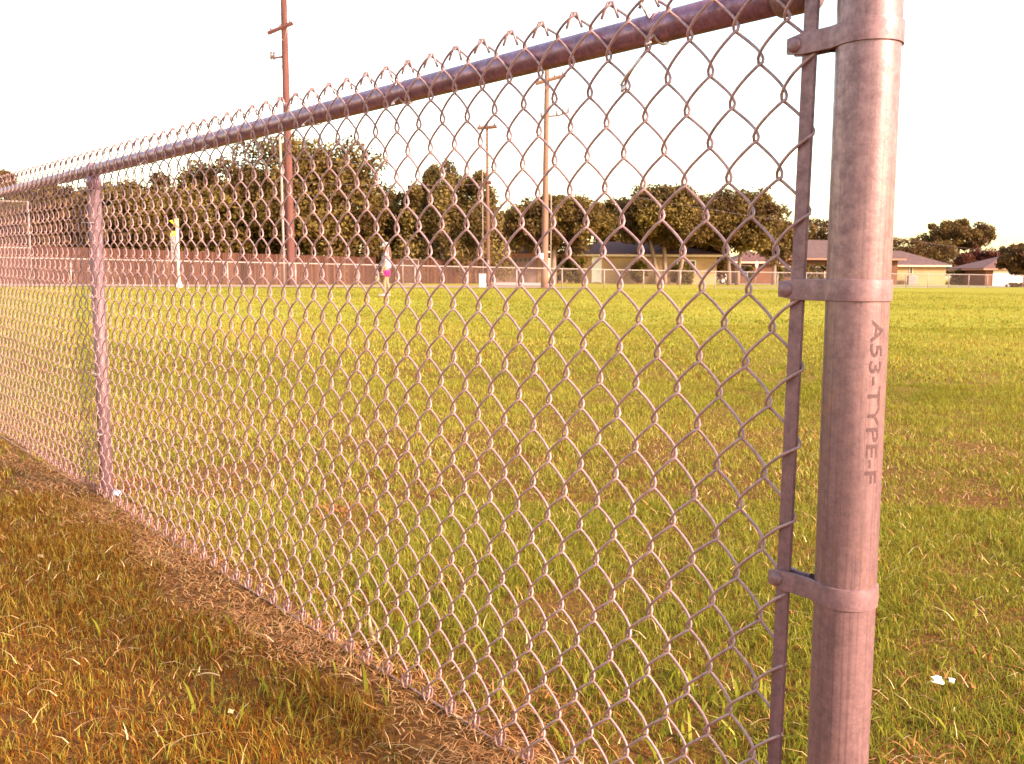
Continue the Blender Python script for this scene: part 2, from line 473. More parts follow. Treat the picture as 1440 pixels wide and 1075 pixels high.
# line posts with loop caps
def line_post(t):
    top = float(rail_z(t))-RR-.004
    c = fp(t, 0, .0272)
    lean = 0
    lp = MB().tube([np.array([c[0], c[1], -.35]), np.array([c[0], c[1], CZ+top])], .0198, 32).build('line_post', M_LINE, None, True); fl(lp)
    for p_ in lp.data.polygons:
        if len(p_.vertices) > 4: p_.use_smooth = False
    cpm = MB()
    tt = np.array([t-.019, t-.016, t+.016, t+.019])
    cpm.tube(fp(tt, rail_z(tt), .0262), [RR+.0012, RR+.0045, RR+.0045, RR+.0012], 28)
    cpm.lathe([(.0205, -.036), (.0222, -.036), (.0225, -.006), (.017, .006), (.016, .012)], (c[0], c[1], CZ+top), 28)
    o = cpm.build('loop_cap', M_RAIL, None, True); o.parent = lp
    for zt_ in (.261, .160, -.068, -.309, -.50):
        z_ = zt_
        ang = np.linspace(-.35*PI, 1.35*PI, 20)
        pts = []
        for w_ in ang:
            pts.append(np.array([c[0], c[1], CZ+z_])+FD*(.0222*math.cos(w_+PI))+FN*(.0222*math.sin(w_))+np.array([0, 0, .002*math.sin(2*w_)]))
        p_a = fp(t+.036, z_+.004, -.003); p_b = fp(t-.034, z_-.002, -.003)
        pts = [fp(t-.045, z_+.006, -.0045), p_b]+[np.array([c[0], c[1], CZ+z_])+FD*x_+FN*y_ for x_, y_ in ((-.0205, -.010), (-.017, -.0165), (-.009, -.0212), (0, -.0222), (.009, -.0212), (.017, -.0165), (.0205, -.010))]+[p_a, fp(t+.046, z_-.005, -.003)]
        fl(MB().tube(pts, .0017, 6).build('wire_tie', M_TIE, None, True))
    return lp
BAY = 2.4771
for k in range(1, 4): line_post(.0015+k*2.57)

# ties round the top rail, two with loose bright ends
for t, loose in ((.2285, 1), (.80, 0), (1.12, 2), (1.62, 0), (2.05, 0), (2.86, 0), (3.3, 0), (4.0, 0), (4.5, 0)):
    zr = float(rail_z(t)); pts = []
    pts.append(fp(t+.004, zr+.024, -.006)); 
    for w_ in np.linspace(PI*.86, -PI*.80, 16):
        pts.append(fp(t+.004*math.sin(w_*.5), zr+(RR+.0022)*math.sin(w_), .0262+(RR+.0022)*math.cos(w_)))
    pts += [fp(t-.003, zr-.022, -.002), fp(t-.008, zr-.027, -.0068), fp(t-.013, zr-.024, -.0045)]
    fl(MB().tube(pts, .0016, 6).build('wire_tie', M_TIE, None, True))
    if loose == 1:
        # the twisted knot under the rail with its bright tail
        kc = [fp(t+.035+.004*math.cos(w_)-.0003*w_, .2325+.0035*math.sin(w_), -.0045+.0035*math.sin(w_+1)) for w_ in np.linspace(0, 4*PI, 22)]
        kc += [fp(t+.033, .236, -.008), fp(t+.022, .246, -.010), fp(t+.008, .257, -.008), fp(t+.002, .266, -.004), fp(t, .277, .003)]
        fl(MB().tube(kc, .0016, 6).build('wire_tie', M_TIE, None, True))

# bottom tension wire
tw_ = np.linspace(0.0, T_END, 60)
fl(MB().tube(fp(tw_, -.7225+.0072*tw_+.002*np.sin(tw_*2.1), .0045), .0021, 8).build('bottom_wire', M_WIRE, None, True))

# stencilled line on the end post, reading downwards
cu = bpy.data.curves.new('t', 'FONT'); cu.body = 'A53-TYPE-F'; cu.size = 1; cu.resolution_u = 3; cu.offset = .012
to = bpy.data.objects.new('t', cu); COL.objects.link(to)
bpy.context.view_layer.update()
tme = bpy.data.meshes.new_from_object(to.evaluated_get(bpy.context.evaluated_depsgraph_get()))
bpy.data.objects.remove(to)
bm = bmesh.new(); bm.from_mesh(tme)
xs = [v.co.x for v in bm.verts]; ys = [v.co.y for v in bm.verts]
x0, x1, y0, y1 = min(xs), max(xs), min(ys), max(ys)
for yc in np.linspace(y0, y1, 9)[1:-1]:
    bmesh.ops.bisect_plane(bm, geom=bm.verts[:]+bm.edges[:]+bm.faces[:], plane_co=(0, yc, 0), plane_no=(0, 1, 0))
zt0, zt1 = -.0405, -.2065          # top and bottom of the line, from the lens height
view_a = math.atan2(-PC[1], -PC[0])
th_mid = view_a+math.radians(40)     # towards the right-hand side of the post
for v in bm.verts:
    uu = (v.co.x-x0)/(x1-x0); vv = (v.co.y-y0)/(y1-y0)-.5
    wob = .0006*math.sin(uu*37)
    th = th_mid+(vv*.0145+wob)/PR
    r = PR+.00035
    v.co = Vector((PC[0]+r*math.cos(th), PC[1]+r*math.sin(th), CZ+zt0+(zt1-zt0)*uu))
bm.to_mesh(tme); bm.free()
ink, nti, outi = new_mat('worn stencil ink')
pr = N(nti, 'ShaderNodeBsdfPrincipled'); pr.inputs['Base Color'].default_value = (.10, .035, .035, 1); pr.inputs['Roughness'].default_value = .7
tr2 = N(nti, 'ShaderNodeBsdfTransparent'); mx = N(nti, 'ShaderNodeMixShader')
nti.links.new(ramp(nti, noise(nti, objco(nti), 300, 4, .75), [(.38, .3), (.52, .95)]), mx.inputs[0])
nti.links.new(tr2.outputs[0], mx.inputs[1]); nti.links.new(pr.outputs[0], mx.inputs[2]); nti.links.new(mx.outputs[0], outi.inputs[0])
lo = link('stencil_lettering', tme, ink); lo.parent = post

# ------------------------------------------------------------------ grass
def blades(x, y, z, h, wd, lean, seg, tone, flat=0.0):
    n = len(x); az = rng.random(n)*2*PI; az2 = az+rng.normal(0, .5, n)+PI/2
    dx, dy = np.cos(az), np.sin(az); wx, wy = np.cos(az2), np.sin(az2)
    V = np.zeros((n, 2*seg+1, 3)); 
    for k in range(seg+1):
        s = k/seg
        bend = lean*s**1.7
        cx = x+dx*h*bend; cy = y+dy*h*bend; cz = z+h*np.sqrt(np.clip(1-np.minimum(bend, .97)**2*.8, .02, 1))*s*(1-flat)-.002
        if k < seg:
            ww = wd*.5*(1-.55*s)
            V[:, 2*k] = np.stack([cx-wx*ww, cy-wy*ww, cz], 1); V[:, 2*k+1] = np.stack([cx+wx*ww, cy+wy*ww, cz], 1)
        else: V[:, 2*seg] = np.stack([cx, cy, cz], 1)
    b = np.arange(n)[:, None]*(2*seg+1)
    T = []
    for k in range(seg-1):
        i = 2*k; T.append(np.concatenate([b+i, b+i+1, b+i+3], 1)); T.append(np.concatenate([b+i, b+i+3, b+i+2], 1))
    i = 2*(seg-1); T.append(np.concatenate([b+i, b+i+1, b+i+2], 1))
    return V.reshape(-1, 3), np.concatenate(T), np.repeat(tone, 2*seg+1)

def vnoise(x, y, sc, seed):
    r = np.random.default_rng(seed); out_ = np.zeros_like(x)
    for k in range(6):
        a = r.random()*2*PI; f = sc*(.6+1.1*r.random()); out_ += np.sin((x*math.cos(a)+y*math.sin(a))*f+r.random()*6.3+1.5*np.sin((x*math.sin(a)-y*math.cos(a))*f*.7))
    return out_/2.4

def scatter(n, y0, y1, margin=.75):
    """random ground points of the wedge the photograph (and a step aside) can see"""
    y = np.sqrt(rng.random(n)*(y1**2-y0**2)+y0**2)
    return (rng.random(n)*2-1)*(y*.62+margin), y

GV = []; GT = []; GA = []; off_ = 0
def put(V, T, A):
    global off_
    GV.append(V); GT.append(T+off_); GA.append(A); off_ += len(V)

for n, y0, y1, h0, h1, w0, seg in ((330000, .95, 3.0, .012, .034, .0018, 3), (270000, 3.0, 6.5, .015, .036, .0028, 2), (150000, 6.5, 14, .022, .045, .0075, 2), (120000, 14, 34, .025, .05, .02, 1), (60000, 34, 62, .025, .05, .04, 1)):
    x, y = scatter(n, y0, y1, .8 if y1 < 7 else .5)
    sd_, tt = fence_side(x, y)
    clump = vnoise(x, y, 9, 1); pat = vnoise(x, y, 2.2, 2); big_ = vnoise(x, y, .55, 3)
    along = (tt > -.3)
    # worn strip beside the wire: only a few blades survive
    edge = .115+.05*vnoise(x, y, 6, 4)+.02*vnoise(x, y, 19, 5)
    strip = along & (sd_ > -edge) & (sd_ < .055+.035*vnoise(x, y, 7, 6))
    keep = ~strip | (rng.random(n) < .10)
    # clumpy turf: gaps show dark thatch
    keep &= rng.random(n) < np.clip(.93+.25*clump, .68, 1)
    if y1 > 33: # stop at the field's edge (the outfield fence)
        yf = 57+ (x-2.9)*.77
        keep &= (y < yf-.4)
    x, y, tt, sd_, clump, pat, big_ = [q[keep] for q in (x, y, tt, sd_, clump, pat, big_)]
    n = len(x)
    z = gh(x, y)
    h = (h0+(h1-h0)*rng.random(n)**1.6)*(1+.25*clump)*(.9+.2*rng.random(n))
    lean = np.clip(rng.gamma(2.6, .31, n), .05, 1.7)
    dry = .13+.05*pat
    dry = np.where((sd_ < 0) & (tt > -.6), .74+.2*pat, dry)          # dry blades on the near side, with edge darkening put into their colour
    dry = np.where((tt < -.05), dry+np.clip(.95-.17*y, 0, .7), dry)     # same right of the end post: dry blades plus painted corner darkening
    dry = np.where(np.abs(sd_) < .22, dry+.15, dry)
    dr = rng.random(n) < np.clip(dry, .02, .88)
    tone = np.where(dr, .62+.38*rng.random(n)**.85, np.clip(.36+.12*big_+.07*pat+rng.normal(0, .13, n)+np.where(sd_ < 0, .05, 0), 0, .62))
    wd = w0*(.65+.7*rng.random(n))
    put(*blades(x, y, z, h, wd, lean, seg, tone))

# broad-leaved tufts
for u, v, k in ((985, 985, 46), (1045, 1010, 36), (930, 1040, 30), (560, 905, 26), (520, 850, 22), (640, 930, 18), (1265, 1035, 10), (1350, 900, 10), (700, 860, 16), (850, 960, 22), (420, 1010, 9), (240, 900, 8), (300, 1030, 10), (60, 660, 10), (130, 740, 10), (1100, 1040, 24), (780, 1005, 22), (470, 1000, 7)):
    r_ = RX*(u-720)/F_PX-UX*(v-537.5)/F_PX+CF; p_ = CAM+r_*(-CZ/r_[2])
    x = p_[0]+rng.normal(0, .06, k); y = p_[1]+rng.normal(0, .06, k)
    put(*blades(x, y, gh(x, y), .030+.032*rng.random(k), .004+.004*rng.random(k), np.clip(rng.gamma(4, .18, k), .1, 1.3), 3, np.clip(rng.normal(.22, .1, k), 0, .5)))
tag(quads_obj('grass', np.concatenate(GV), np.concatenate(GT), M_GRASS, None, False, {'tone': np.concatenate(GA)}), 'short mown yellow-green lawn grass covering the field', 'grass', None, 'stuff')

# dead clippings lying along the wire
GV = []; GT = []; GA = []; off_ = 0
n = 30000
tt = rng.random(n)**1.25*6.6-.25; sd_ = rng.normal(-.05, .062, n)
k = (sd_ > -.24) & (sd_ < .13); tt, sd_ = tt[k], sd_[k]; n = len(tt)
x = FX0+FD[0]*tt+FN[0]*sd_; y = FY0+FD[1]*tt+FN[1]*sd_
k = rng.random(n) < np.clip(.6+.5*vnoise(x, y, 8, 11), .06, 1); x, y = x[k], y[k]; n = len(x)
put(*blades(x, y, gh(x, y)+.004+.010*rng.random(n), (.012+.028*rng.random(n)), .0012+.0016*rng.random(n), np.clip(rng.normal(.95, .2, n), .3, 1.4), 2, np.clip(rng.normal(.42, .22, n), 0, 1), .7))
# scattered clippings in the turf and little bare patches
n = 9000; x, y = scatter(n, .95, 4.5)
put(*blades(x, y, gh(x, y)+.008+.02*rng.random(n), .02+.05*rng.random(n), .0014+.0014*rng.random(n), np.clip(rng.normal(.9, .25, n), .2, 1.4), 2, np.clip(rng.normal(.6, .25, n), 0, 1), .6))
for px, py, rad, k in ((-.50, 2.82, .09, 260), (-.95, 3.05, .14, 150), (-1.3, 3.1, .12, 260), (.62, 1.35, .06, 60), (.95, 1.62, .14, 110), (.05, 1.5, .09, 160)):
    x = px+rng.normal(0, rad*.6, k); y = py+rng.normal(0, rad*.6, k)
    put(*blades(x, y, gh(x, y)+.01+.02*rng.random(k), .02+.03*rng.random(k), .0025+.002*rng.random(k), np.clip(rng.normal(.9, .2, k), .3, 1.4), 2, np.clip(rng.normal(.12, .14, k), 0, 1), .6))
tag(quads_obj('dead_grass', np.concatenate(GV), np.concatenate(GT), M_STRAW, None, False, {'tone': np.concatenate(GA)}), 'orange-brown dead grass clippings lying along the foot of the near fence', 'dead grass', None, 'stuff')
#--BACKGROUND--
# ------------------------------------------------------------------ far chain-link fence along the edge of the field
LX0, LY0, LDX, LDY = 2.90, 57.0, 2.665, 2.052
def line_pt(n, offset=0.0):
    q = math.hypot(LDX, LDY)
    x = LX0+n*LDX-offset*LDY/q; y = LY0+n*LDY+offset*LDX/q
    return np.array([x, y, float(gh(x, y))])

M_FARSTEEL = simple('distant galvanised pipe', (.36, .25, .22), .12, 6, .5, .25)
def mesh_veil(name, scale, cover):
    m, nt, out = new_mat(name)
    tcn = N(nt, 'ShaderNodeTexCoord')
    fac = None
    for ang in (PI/4, -PI/4):
        mp = N(nt, 'ShaderNodeMapping'); mp.inputs['Rotation'].default_value = (0, 0, ang); nt.links.new(tcn.outputs['UV'], mp.inputs['Vector'])
        wv_ = N(nt, 'ShaderNodeTexWave'); wv_.inputs['Scale'].default_value = scale; nt.links.new(mp.outputs[0], wv_.inputs['Vector'])
        r = ramp(nt, wv_.outputs['Fac'], [(1-cover, 0.), (min(1, 1-cover*.4), 1.)])
        if fac is None: fac = r
        else:
            mxn = N(nt, 'ShaderNodeMath', operation='MAXIMUM'); nt.links.new(fac, mxn.inputs[0]); nt.links.new(r, mxn.inputs[1]); fac = mxn.outputs[0]
    p = N(nt, 'ShaderNodeBsdfPrincipled'); p.inputs['Base Color'].default_value = (.22, .12, .105, 1); p.inputs['Roughness'].default_value = .6
    t = N(nt, 'ShaderNodeBsdfTransparent'); mx_ = N(nt, 'ShaderNodeMixShader')
    nt.links.new(fac, mx_.inputs[0]); nt.links.new(t.outputs[0], mx_.inputs[1]); nt.links.new(p.outputs[0], mx_.inputs[2]); nt.links.new(mx_.outputs[0], out.inputs[0])
    return m
M_VEIL = mesh_veil('distant woven wire', 4.4, .009)

def veil(name, pts_lo, pts_hi, parent):
    V = list(pts_lo)+list(pts_hi); n = len(pts_lo)
    o = mesh_obj(name, V, [(i, i+1, n+i+1, n+i) for i in range(n-1)], M_VEIL)
    uv = o.data.uv_layers.new(name='UVMap')
    d = np.concatenate([[0], np.cumsum([np.linalg.norm(np.array(pts_lo[i+1])-np.array(pts_lo[i])) for i in range(n-1)])])
    for lp in o.data.loops:
        vi = lp.vertex_index; uv.data[lp.index].uv = (d[vi % n], o.data.vertices[vi].co.z)
    o.parent = parent; return o

ff = empty('boundary_fence', (0, 0, 0), 'low pale chain-link fence along the far edge of the grass field', 'fence')
NS = list(range(-12, 21)); FHT = 1.15
for n_ in NS:
    p = line_pt(n_); MB().tube([p-np.array([0, 0, .2]), p+np.array([0, 0, FHT])], .034, 8).build('post', M_FARSTEEL, ff, True)
MB().tube([line_pt(n_)+np.array([0, 0, FHT]) for n_ in NS], .027, 8).build('top_rail', M_FARSTEEL, ff, True)
veil('wire_mesh', [line_pt(n_, -.03)+np.array([0, 0, .03]) for n_ in NS], [line_pt(n_, -.03)+np.array([0, 0, FHT]) for n_ in NS], ff)

def panel_frame(name, label, cat, pa, pb, hts, r=.035):
    """pipe frame with woven wire between two ground points"""
    e = empty(name, (0, 0, 0), label, cat)
    up = lambda p, h: np.array(p)+np.array([0, 0, h])
    for p in (pa, pb): MB().tube([up(p, -.1), up(p, hts[-1])], r, 8).build('post', M_FARSTEEL, e, True)
    for h in hts: MB().tube([up(pa, h), up(pb, h)], r*.8, 8).build('rail', M_FARSTEEL, e, True)
    veil('wire_mesh', [up(pa, .05), up(pb, .05)], [up(pa, hts[-1]), up(pb, hts[-1])], e)
    return e
pa = gpt(45, 40.0); pb = gpt(-190, 38.5)
panel_frame('backstop_panel', 'tall chain-link backstop panel with two cross rails at the far left', 'backstop', pb, pa, (float(at(45, 349, 40)[2]-pa[2]), float(at(45, 284, 40)[2]-pa[2])))
pa = gpt(566.5, 64); pb = gpt(588.5, 64.5)
panel_frame('walk_gate', 'narrow upright pipe gate frame behind the far fence, right of the person', 'gate', pa, pb, (.12, 1.72), .03)

# ------------------------------------------------------------------ paths beyond the field
def strip(name, pts, mat, z=.02, kind='structure'):
    lo = [p[0] for p in pts]; hi = [p[1] for p in pts]; n = len(pts)
    rows = 6; V = []
    for k in range(rows):
        s = k/(rows-1)
        for a, b_ in zip(lo, hi):
            x = a[0]*(1-s)+b_[0]*s; y = a[1]*(1-s)+b_[1]*s; V.append((x, y, float(gh(x, y))+z))
    Fc = [(k*n+i, k*n+i+1, (k+1)*n+i+1, (k+1)*n+i) for k in range(rows-1) for i in range(n-1)]
    return tag(mesh_obj(name, V, Fc, mat), kind=kind)
M_DIRT = simple('pale packed dirt', (.34, .19, .125), .22, .9, .95, 0, (1, .4, 1))
M_CONC = simple('pale concrete', (.46, .33, .29), .12, 1.3, .9)
strip('alley', [(line_pt(n_, .15), line_pt(n_, 9.5)) for n_ in np.linspace(-14, 1.0, 32)], M_DIRT)
strip('sidewalk', [(line_pt(n_, .5), line_pt(n_, 1.9)) for n_ in np.linspace(4.5, 17, 30)], M_CONC)
strip('driveway', [((x, 68.5), (x, 84.4)) for x in np.linspace(-2.2, 3.0, 8)], M_CONC, .035)
strip('road', [((x, 92.0+.12*x), (x, 99.0+.12*x)) for x in np.linspace(11, 70, 30)], M_CONC, .03)

# ------------------------------------------------------------------ wooden fences
def wood_mat(name, cols):
    m, nt, out = new_mat(name)
    a = N(nt, 'ShaderNodeAttribute'); a.attribute_name = 'tone'
    c = ramp(nt, a.outputs['Fac'], cols)
    f = noise(nt, objco(nt, (6, 6, .5)), 3, 5, .65)
    c = mixc(nt, .6, c, ramp(nt, f, [(.3, .55), (.7, 1.1)]), 'MULTIPLY')
    principled(nt, out, c, .9, 0, bump(nt, f, .4, .01), .2); return m
M_WOOD = wood_mat('weathered cedar boards', [(0, (.060, .019, .011)), (.5, (.092, .031, .020)), (1, (.15, .06, .04))])
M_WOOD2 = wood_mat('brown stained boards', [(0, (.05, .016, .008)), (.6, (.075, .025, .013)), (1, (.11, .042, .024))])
def board_fence(label, p0, p1, ht, mat, bay=2.4):
    e = empty('wooden_fence', (0, 0, 0), label, 'fence')
    p0 = np.array(p0, float); p1 = np.array(p1, float); L = math.hypot(*(p1-p0)[:2]); d = (p1-p0)[:2]/L; az = math.atan2(d[1], d[0]); nrm = np.array([d[1], -d[0]])
    nb = int(round(L/bay)); bay = L/nb
    for k in range(nb):
        mb = MB(); tones = []
        q = int(bay/.148)
        for i in range(q):
            s_ = k*bay+(i+.5)*bay/q; x, y = p0[:2]+d*s_; z = float(gh(x, y)); hh = ht+rng.normal(0, .009)
            x += nrm[0]*rng.normal(0, .006); y += nrm[1]*rng.normal(0, .006)
            mb.box((x, y, z+hh/2), (.138, .019, hh), az+rng.normal(0, .01)); tones += [np.clip(rng.normal(.5, .24), 0, 1)]*8
        o = mb.build('board_panel', mat, e)
        a = o.data.attributes.new('tone', 'FLOAT', 'POINT'); a.data.foreach_set('value', np.array(tones, dtype=np.float32))
    for k in range(nb+1):
        x, y = p0[:2]+d*k*bay-nrm*.065; z = float(gh(x, y)); MB().box((x, y, z+ht*.5+.03), (.09, .09, ht+.06), az).build('post', mat, e)
    for h in (.3, 1.5):
        a_ = p0[:2]-nrm*.035; b2 = p1[:2]-nrm*.035; c_ = (a_+b2)/2
        za, zb2 = float(gh(*a_)), float(gh(*b2))
        MB().tube([(a_[0], a_[1], za+h), (b2[0], b2[1], zb2+h)], .03, 4).build('back_rail', mat, e)
    return e
board_fence('long weathered red-brown plank fence behind the field at left, ending left of the person', (-27.0, 43.0), (-9.6, 68.2), 1.88, M_WOOD)
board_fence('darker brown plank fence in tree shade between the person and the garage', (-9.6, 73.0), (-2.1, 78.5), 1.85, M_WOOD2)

# ------------------------------------------------------------------ houses
def brick_mat(name, c1, c2, mort):
    m, nt, out = new_mat(name)
    tcn = N(nt, 'ShaderNodeTexCoord'); sp = N(nt, 'ShaderNodeSeparateXYZ'); nt.links.new(tcn.outputs['Object'], sp.inputs[0])
    ad = N(nt, 'ShaderNodeMath', operation='ADD'); nt.links.new(sp.outputs[0], ad.inputs[0]); nt.links.new(sp.outputs[1], ad.inputs[1])
    cb = N(nt, 'ShaderNodeCombineXYZ'); nt.links.new(ad.outputs[0], cb.inputs[0]); nt.links.new(sp.outputs[2], cb.inputs[1])
    b_ = N(nt, 'ShaderNodeTexBrick'); b_.inputs['Scale'].default_value = 4.2; b_.inputs['Mortar Size'].default_value = .018
    b_.inputs['Color1'].default_value = (*c1, 1); b_.inputs['Color2'].default_value = (*c2, 1); b_.inputs['Mortar'].default_value = (*mort, 1)
    nt.links.new(cb.outputs[0], b_.inputs['Vector'])
    c = mixc(nt, .5, b_.outputs[0], ramp(nt, noise(nt, tcn.outputs['Object'], .8, 5, .65), [(.3, .65), (.7, 1.1)]), 'MULTIPLY')
    principled(nt, out, c, .9, 0, None, .2); return m
M_BRICK_TAN = brick_mat('tan brick', (.46, .27, .13), (.39, .21, .095), (.46, .32, .20))
M_BRICK_RED = brick_mat('orange brick', (.19, .068, .038), (.15, .05, .026), (.20, .11, .07))
M_ROOF = simple('brown asphalt shingles', (.15, .056, .046), .25, 3.2, .95, 0, (1, 1, 2.5), .02)
M_ROOF2 = simple('grey-brown asphalt shingles', (.125, .058, .050), .25, 2.6, .95, 0, (1, 1, 2.5), .02)
M_TRIM = simple('cream painted trim', (.62, .44, .30), .06, 2, .6)
M_TRIMR = simple('rust painted trim', (.36, .15, .09), .08, 2, .6)
M_WHITE = simple('white paint', (.78, .70, .62), .04, 1.5, .5)
M_GARAGE = simple('faded garage door paint', (.24, .13, .105), .06, 1.1, .6)
M_GLASS = simple('dark window glass', (.05, .028, .024), .2, 2, .15)
M_ACBOX = simple('grey-blue sheet metal', (.28, .24, .26), .1, 5, .5, .3)

def house(label, x0, x1, y, depth, z0, eave, ridge, wall, roof, trim, group=None, ov=.5, ridge_in=None, gable=False):
    """house with its long front at distance y; returns its empty; hip roof unless gable"""
    cx = (x0+x1)/2
    e = empty('house', (cx, y+depth/2, z0), label, 'house', 'houses beyond the field')
    hw, hd = (x1-x0)/2, depth/2; he = eave-z0; hr = ridge-z0
    MB().box((0, 0, (he-.6)/2), (2*hw, 2*hd, he+.6)).build('wall', wall, e)
    a, b_ = hw+ov, hd+ov
    ri = b_ if ridge_in is None else ridge_in
    if a-ri < .1: ri = a-.1
    V = [(-a, -b_, he), (a, -b_, he), (a, b_, he), (-a, b_, he), (-a+ri, 0, hr), (a-ri, 0, hr), (-a, -b_, he-.06), (a, -b_, he-.06), (a, b_, he-.06), (-a, b_, he-.06)]
    MB().add([(x, y_, z+.16) for x, y_, z in V], [(0, 1, 5, 4), (1, 2, 5), (2, 3, 4, 5), (3, 0, 4), (6, 9, 8, 7), (0, 6, 7, 1), (1, 7, 8, 2), (2, 8, 9, 3), (3, 9, 6, 0)]).build('roof', roof, e)
    mb = MB()
    mb.box((0, -b_, he), (2*a, .05, .19)); mb.box((0, b_, he), (2*a, .05, .19)); mb.box((-a, 0, he), (.05, 2*b_-.06, .19)); mb.box((a, 0, he), (.05, 2*b_-.06, .19))
    mb.build('fascia', trim, e)
    return e, hw, hd
def on_front(e, hd, mats):   # part on the front wall: centre x (world), width, z range (world)
    pass
def front_part(e, hd, name, xc, wd, z0, z1, mat, proud=.03, frame=None):
    lx = xc-e.location[0]; za = z0-e.location[2]; zb_ = z1-e.location[2]
    o = MB().box((lx, -hd-proud/2+.004, (za+zb_)/2), (wd, proud, zb_-za)).build(name, mat, e)
    if frame is not None:
        mb = MB(); t = .08
        mb.box((lx-wd/2-t/2, -hd-.035, (za+zb_)/2), (t, .075, zb_-za+2*t)); mb.box((lx+wd/2+t/2, -hd-.035, (za+zb_)/2), (t, .075, zb_-za+2*t)); mb.box((lx, -hd-.033, zb_+t/2), (wd-.002, .071, t))
        f_ = mb.build('frame', frame, o)
    return o

# garage with the row of small square panes
Y = 85; g0, g1 = at(687, 380, Y)[0], at(766, 380, Y)[0]; zg = float(gh((g0+g1)/2, Y))
e, hw, hd = house('reddish brick garage with wide pale door and a row of small square panes', g0, g1, Y, 7.5, zg, at(720, 358.5, Y)[2], at(720, 345, Y)[2], M_BRICK_RED, M_ROOF, M_TRIMR, None, .45)
da, db = at(694.5, 380, Y)[0], at(755, 380, Y)[0]
dtop = at(720, 361.5, Y)[2]
dr = front_part(e, hd, 'garage_door', (da+db)/2, db-da, zg, dtop, M_GARAGE, .05, M_TRIMR)
for k in range(8):
    xc = at(698.5+k*6.7, 380, Y)[0]-e.location[0]; zc = at(720, 366, Y)[2]-zg
    MB().box((xc, -hd-.05, zc), (.25, .03, .27)).build('pane', M_GLASS, dr)
mb = MB()
for k in range(1, 4): mb.box(((da+db)/2-e.location[0], -hd-.0475, (dtop-zg)*k/4-.25), (db-da-.05, .008, .025))
mb.build('panel_joint', M_TRIMR, dr)
front_part(e, hd, 'lit_wall_end', at(760.5, 380, Y)[0], .55, zg-.3, at(720, 360.5, Y)[2], M_BRICK_TAN, .12)  # right end of the front wall, its lit look put into tan brick

# tan brick house with the white door
Y = 86.5; h0, h1 = at(781, 380, Y)[0], at(1008, 380, Y)[0]; zh = float(gh(5, Y))
e, hw, hd = house('long tan brick house with white door under a brown roof, right of the tall pole', h0, h1, Y, 9, zh, at(850, 359.5, Y)[2], at(850, 340, Y)[2], M_BRICK_TAN, M_ROOF, M_TRIM)
wd_ = front_part(e, hd, 'door', at(839, 380, Y)[0], .72, zh+.1, at(839, 363, Y)[2], M_WHITE, .05, M_WHITE)
o = MB().box((at(842, 380, Y)[0]-e.location[0], -hd-.06, 1.05), (.05, .06, .12)).build('handle', M_ACBOX, wd_)
wn = front_part(e, hd, 'window', at(965, 380, Y)[0], 1.5, zh+1.0, zh+2.0, M_GLASS, .03, M_WHITE)

# small hip-roofed wing and the big roof behind
Y = 104; h0, h1 = at(1034, 380, Y)[0], at(1088, 380, Y)[0]; zh = float(gh(26, Y))
e, hw, hd = house('small orange brick wing with a pyramid hip roof behind the octagonal sign', h0, h1, Y, 6.0, zh, at(1060, 369.5, Y)[2], at(1060, 354.5, Y)[2], M_BRICK_RED, M_ROOF, M_TRIM, None, .5)
front_part(e, hd, 'window', at(1048, 380, Y)[0], 1.1, zh+.9, zh+1.9, M_GLASS, .03, M_TRIM)
Y = 112; h0, h1 = at(1084, 380, Y)[0], at(1262, 380, Y)[0]; zh = float(gh(34, Y))
e, hw, hd = house('large house with broad brown hip roof partly hidden by the round end post', h0, h1, Y, 10.5, zh, at(1100, 364.5, Y)[2], at(1100, 337, Y)[2], M_BRICK_RED, M_ROOF2, M_TRIMR, None, .7)
for u_ in (1105, 1150, 1215): front_part(e, hd, 'window', at(u_, 380, Y)[0], 1.5, zh+.8, zh+1.9, M_GLASS, .03, M_TRIM)
Y = 118; h0, h1 = at(1215, 380, Y)[0], at(1330, 380, Y)[0]; zh = float(at(1300, 400, Y)[2])
e, hw, hd = house('sunlit tan house wing with a hip roof right of the end post', h0, h1, Y, 8, zh-.1, at(1300, 374.3, Y)[2], at(1300, 353.5, Y)[2], M_BRICK_TAN, M_ROOF2, M_TRIM)
front_part(e, hd, 'window', at(1281, 380, Y)[0], .26, at(1281, 384.5, Y)[2], at(1281, 376.5, Y)[2], M_GLASS, .03, M_TRIM)
# air-conditioner box
pc = at(1281.5, 400, Y-1.1); zb0 = float(gh(pc[0], pc[1])); zb1 = at(1281, 388, Y-1.1)[2]
ac = empty('air_conditioner', (pc[0], pc[1], zb0), 'grey-blue air conditioning unit against the sunlit tan wall', 'air conditioner')
MB().box((0, 0, (zb1-zb0)/2), (1.1, .9, zb1-zb0)).build('cabinet', M_ACBOX, ac, False, .04)
mb = MB()
for k in range(7): mb.box((0, -.46, .18+k*(zb1-zb0-.3)/6), (.98, .02, .03))
mb.build('louvre', M_TRIMR, ac)
MB().lathe([(.40, 0), (.40, .05), (.15, .06), (.05, .06)], (0, 0, zb1-zb0-.01), 20).build('fan_guard', M_ACBOX, ac)
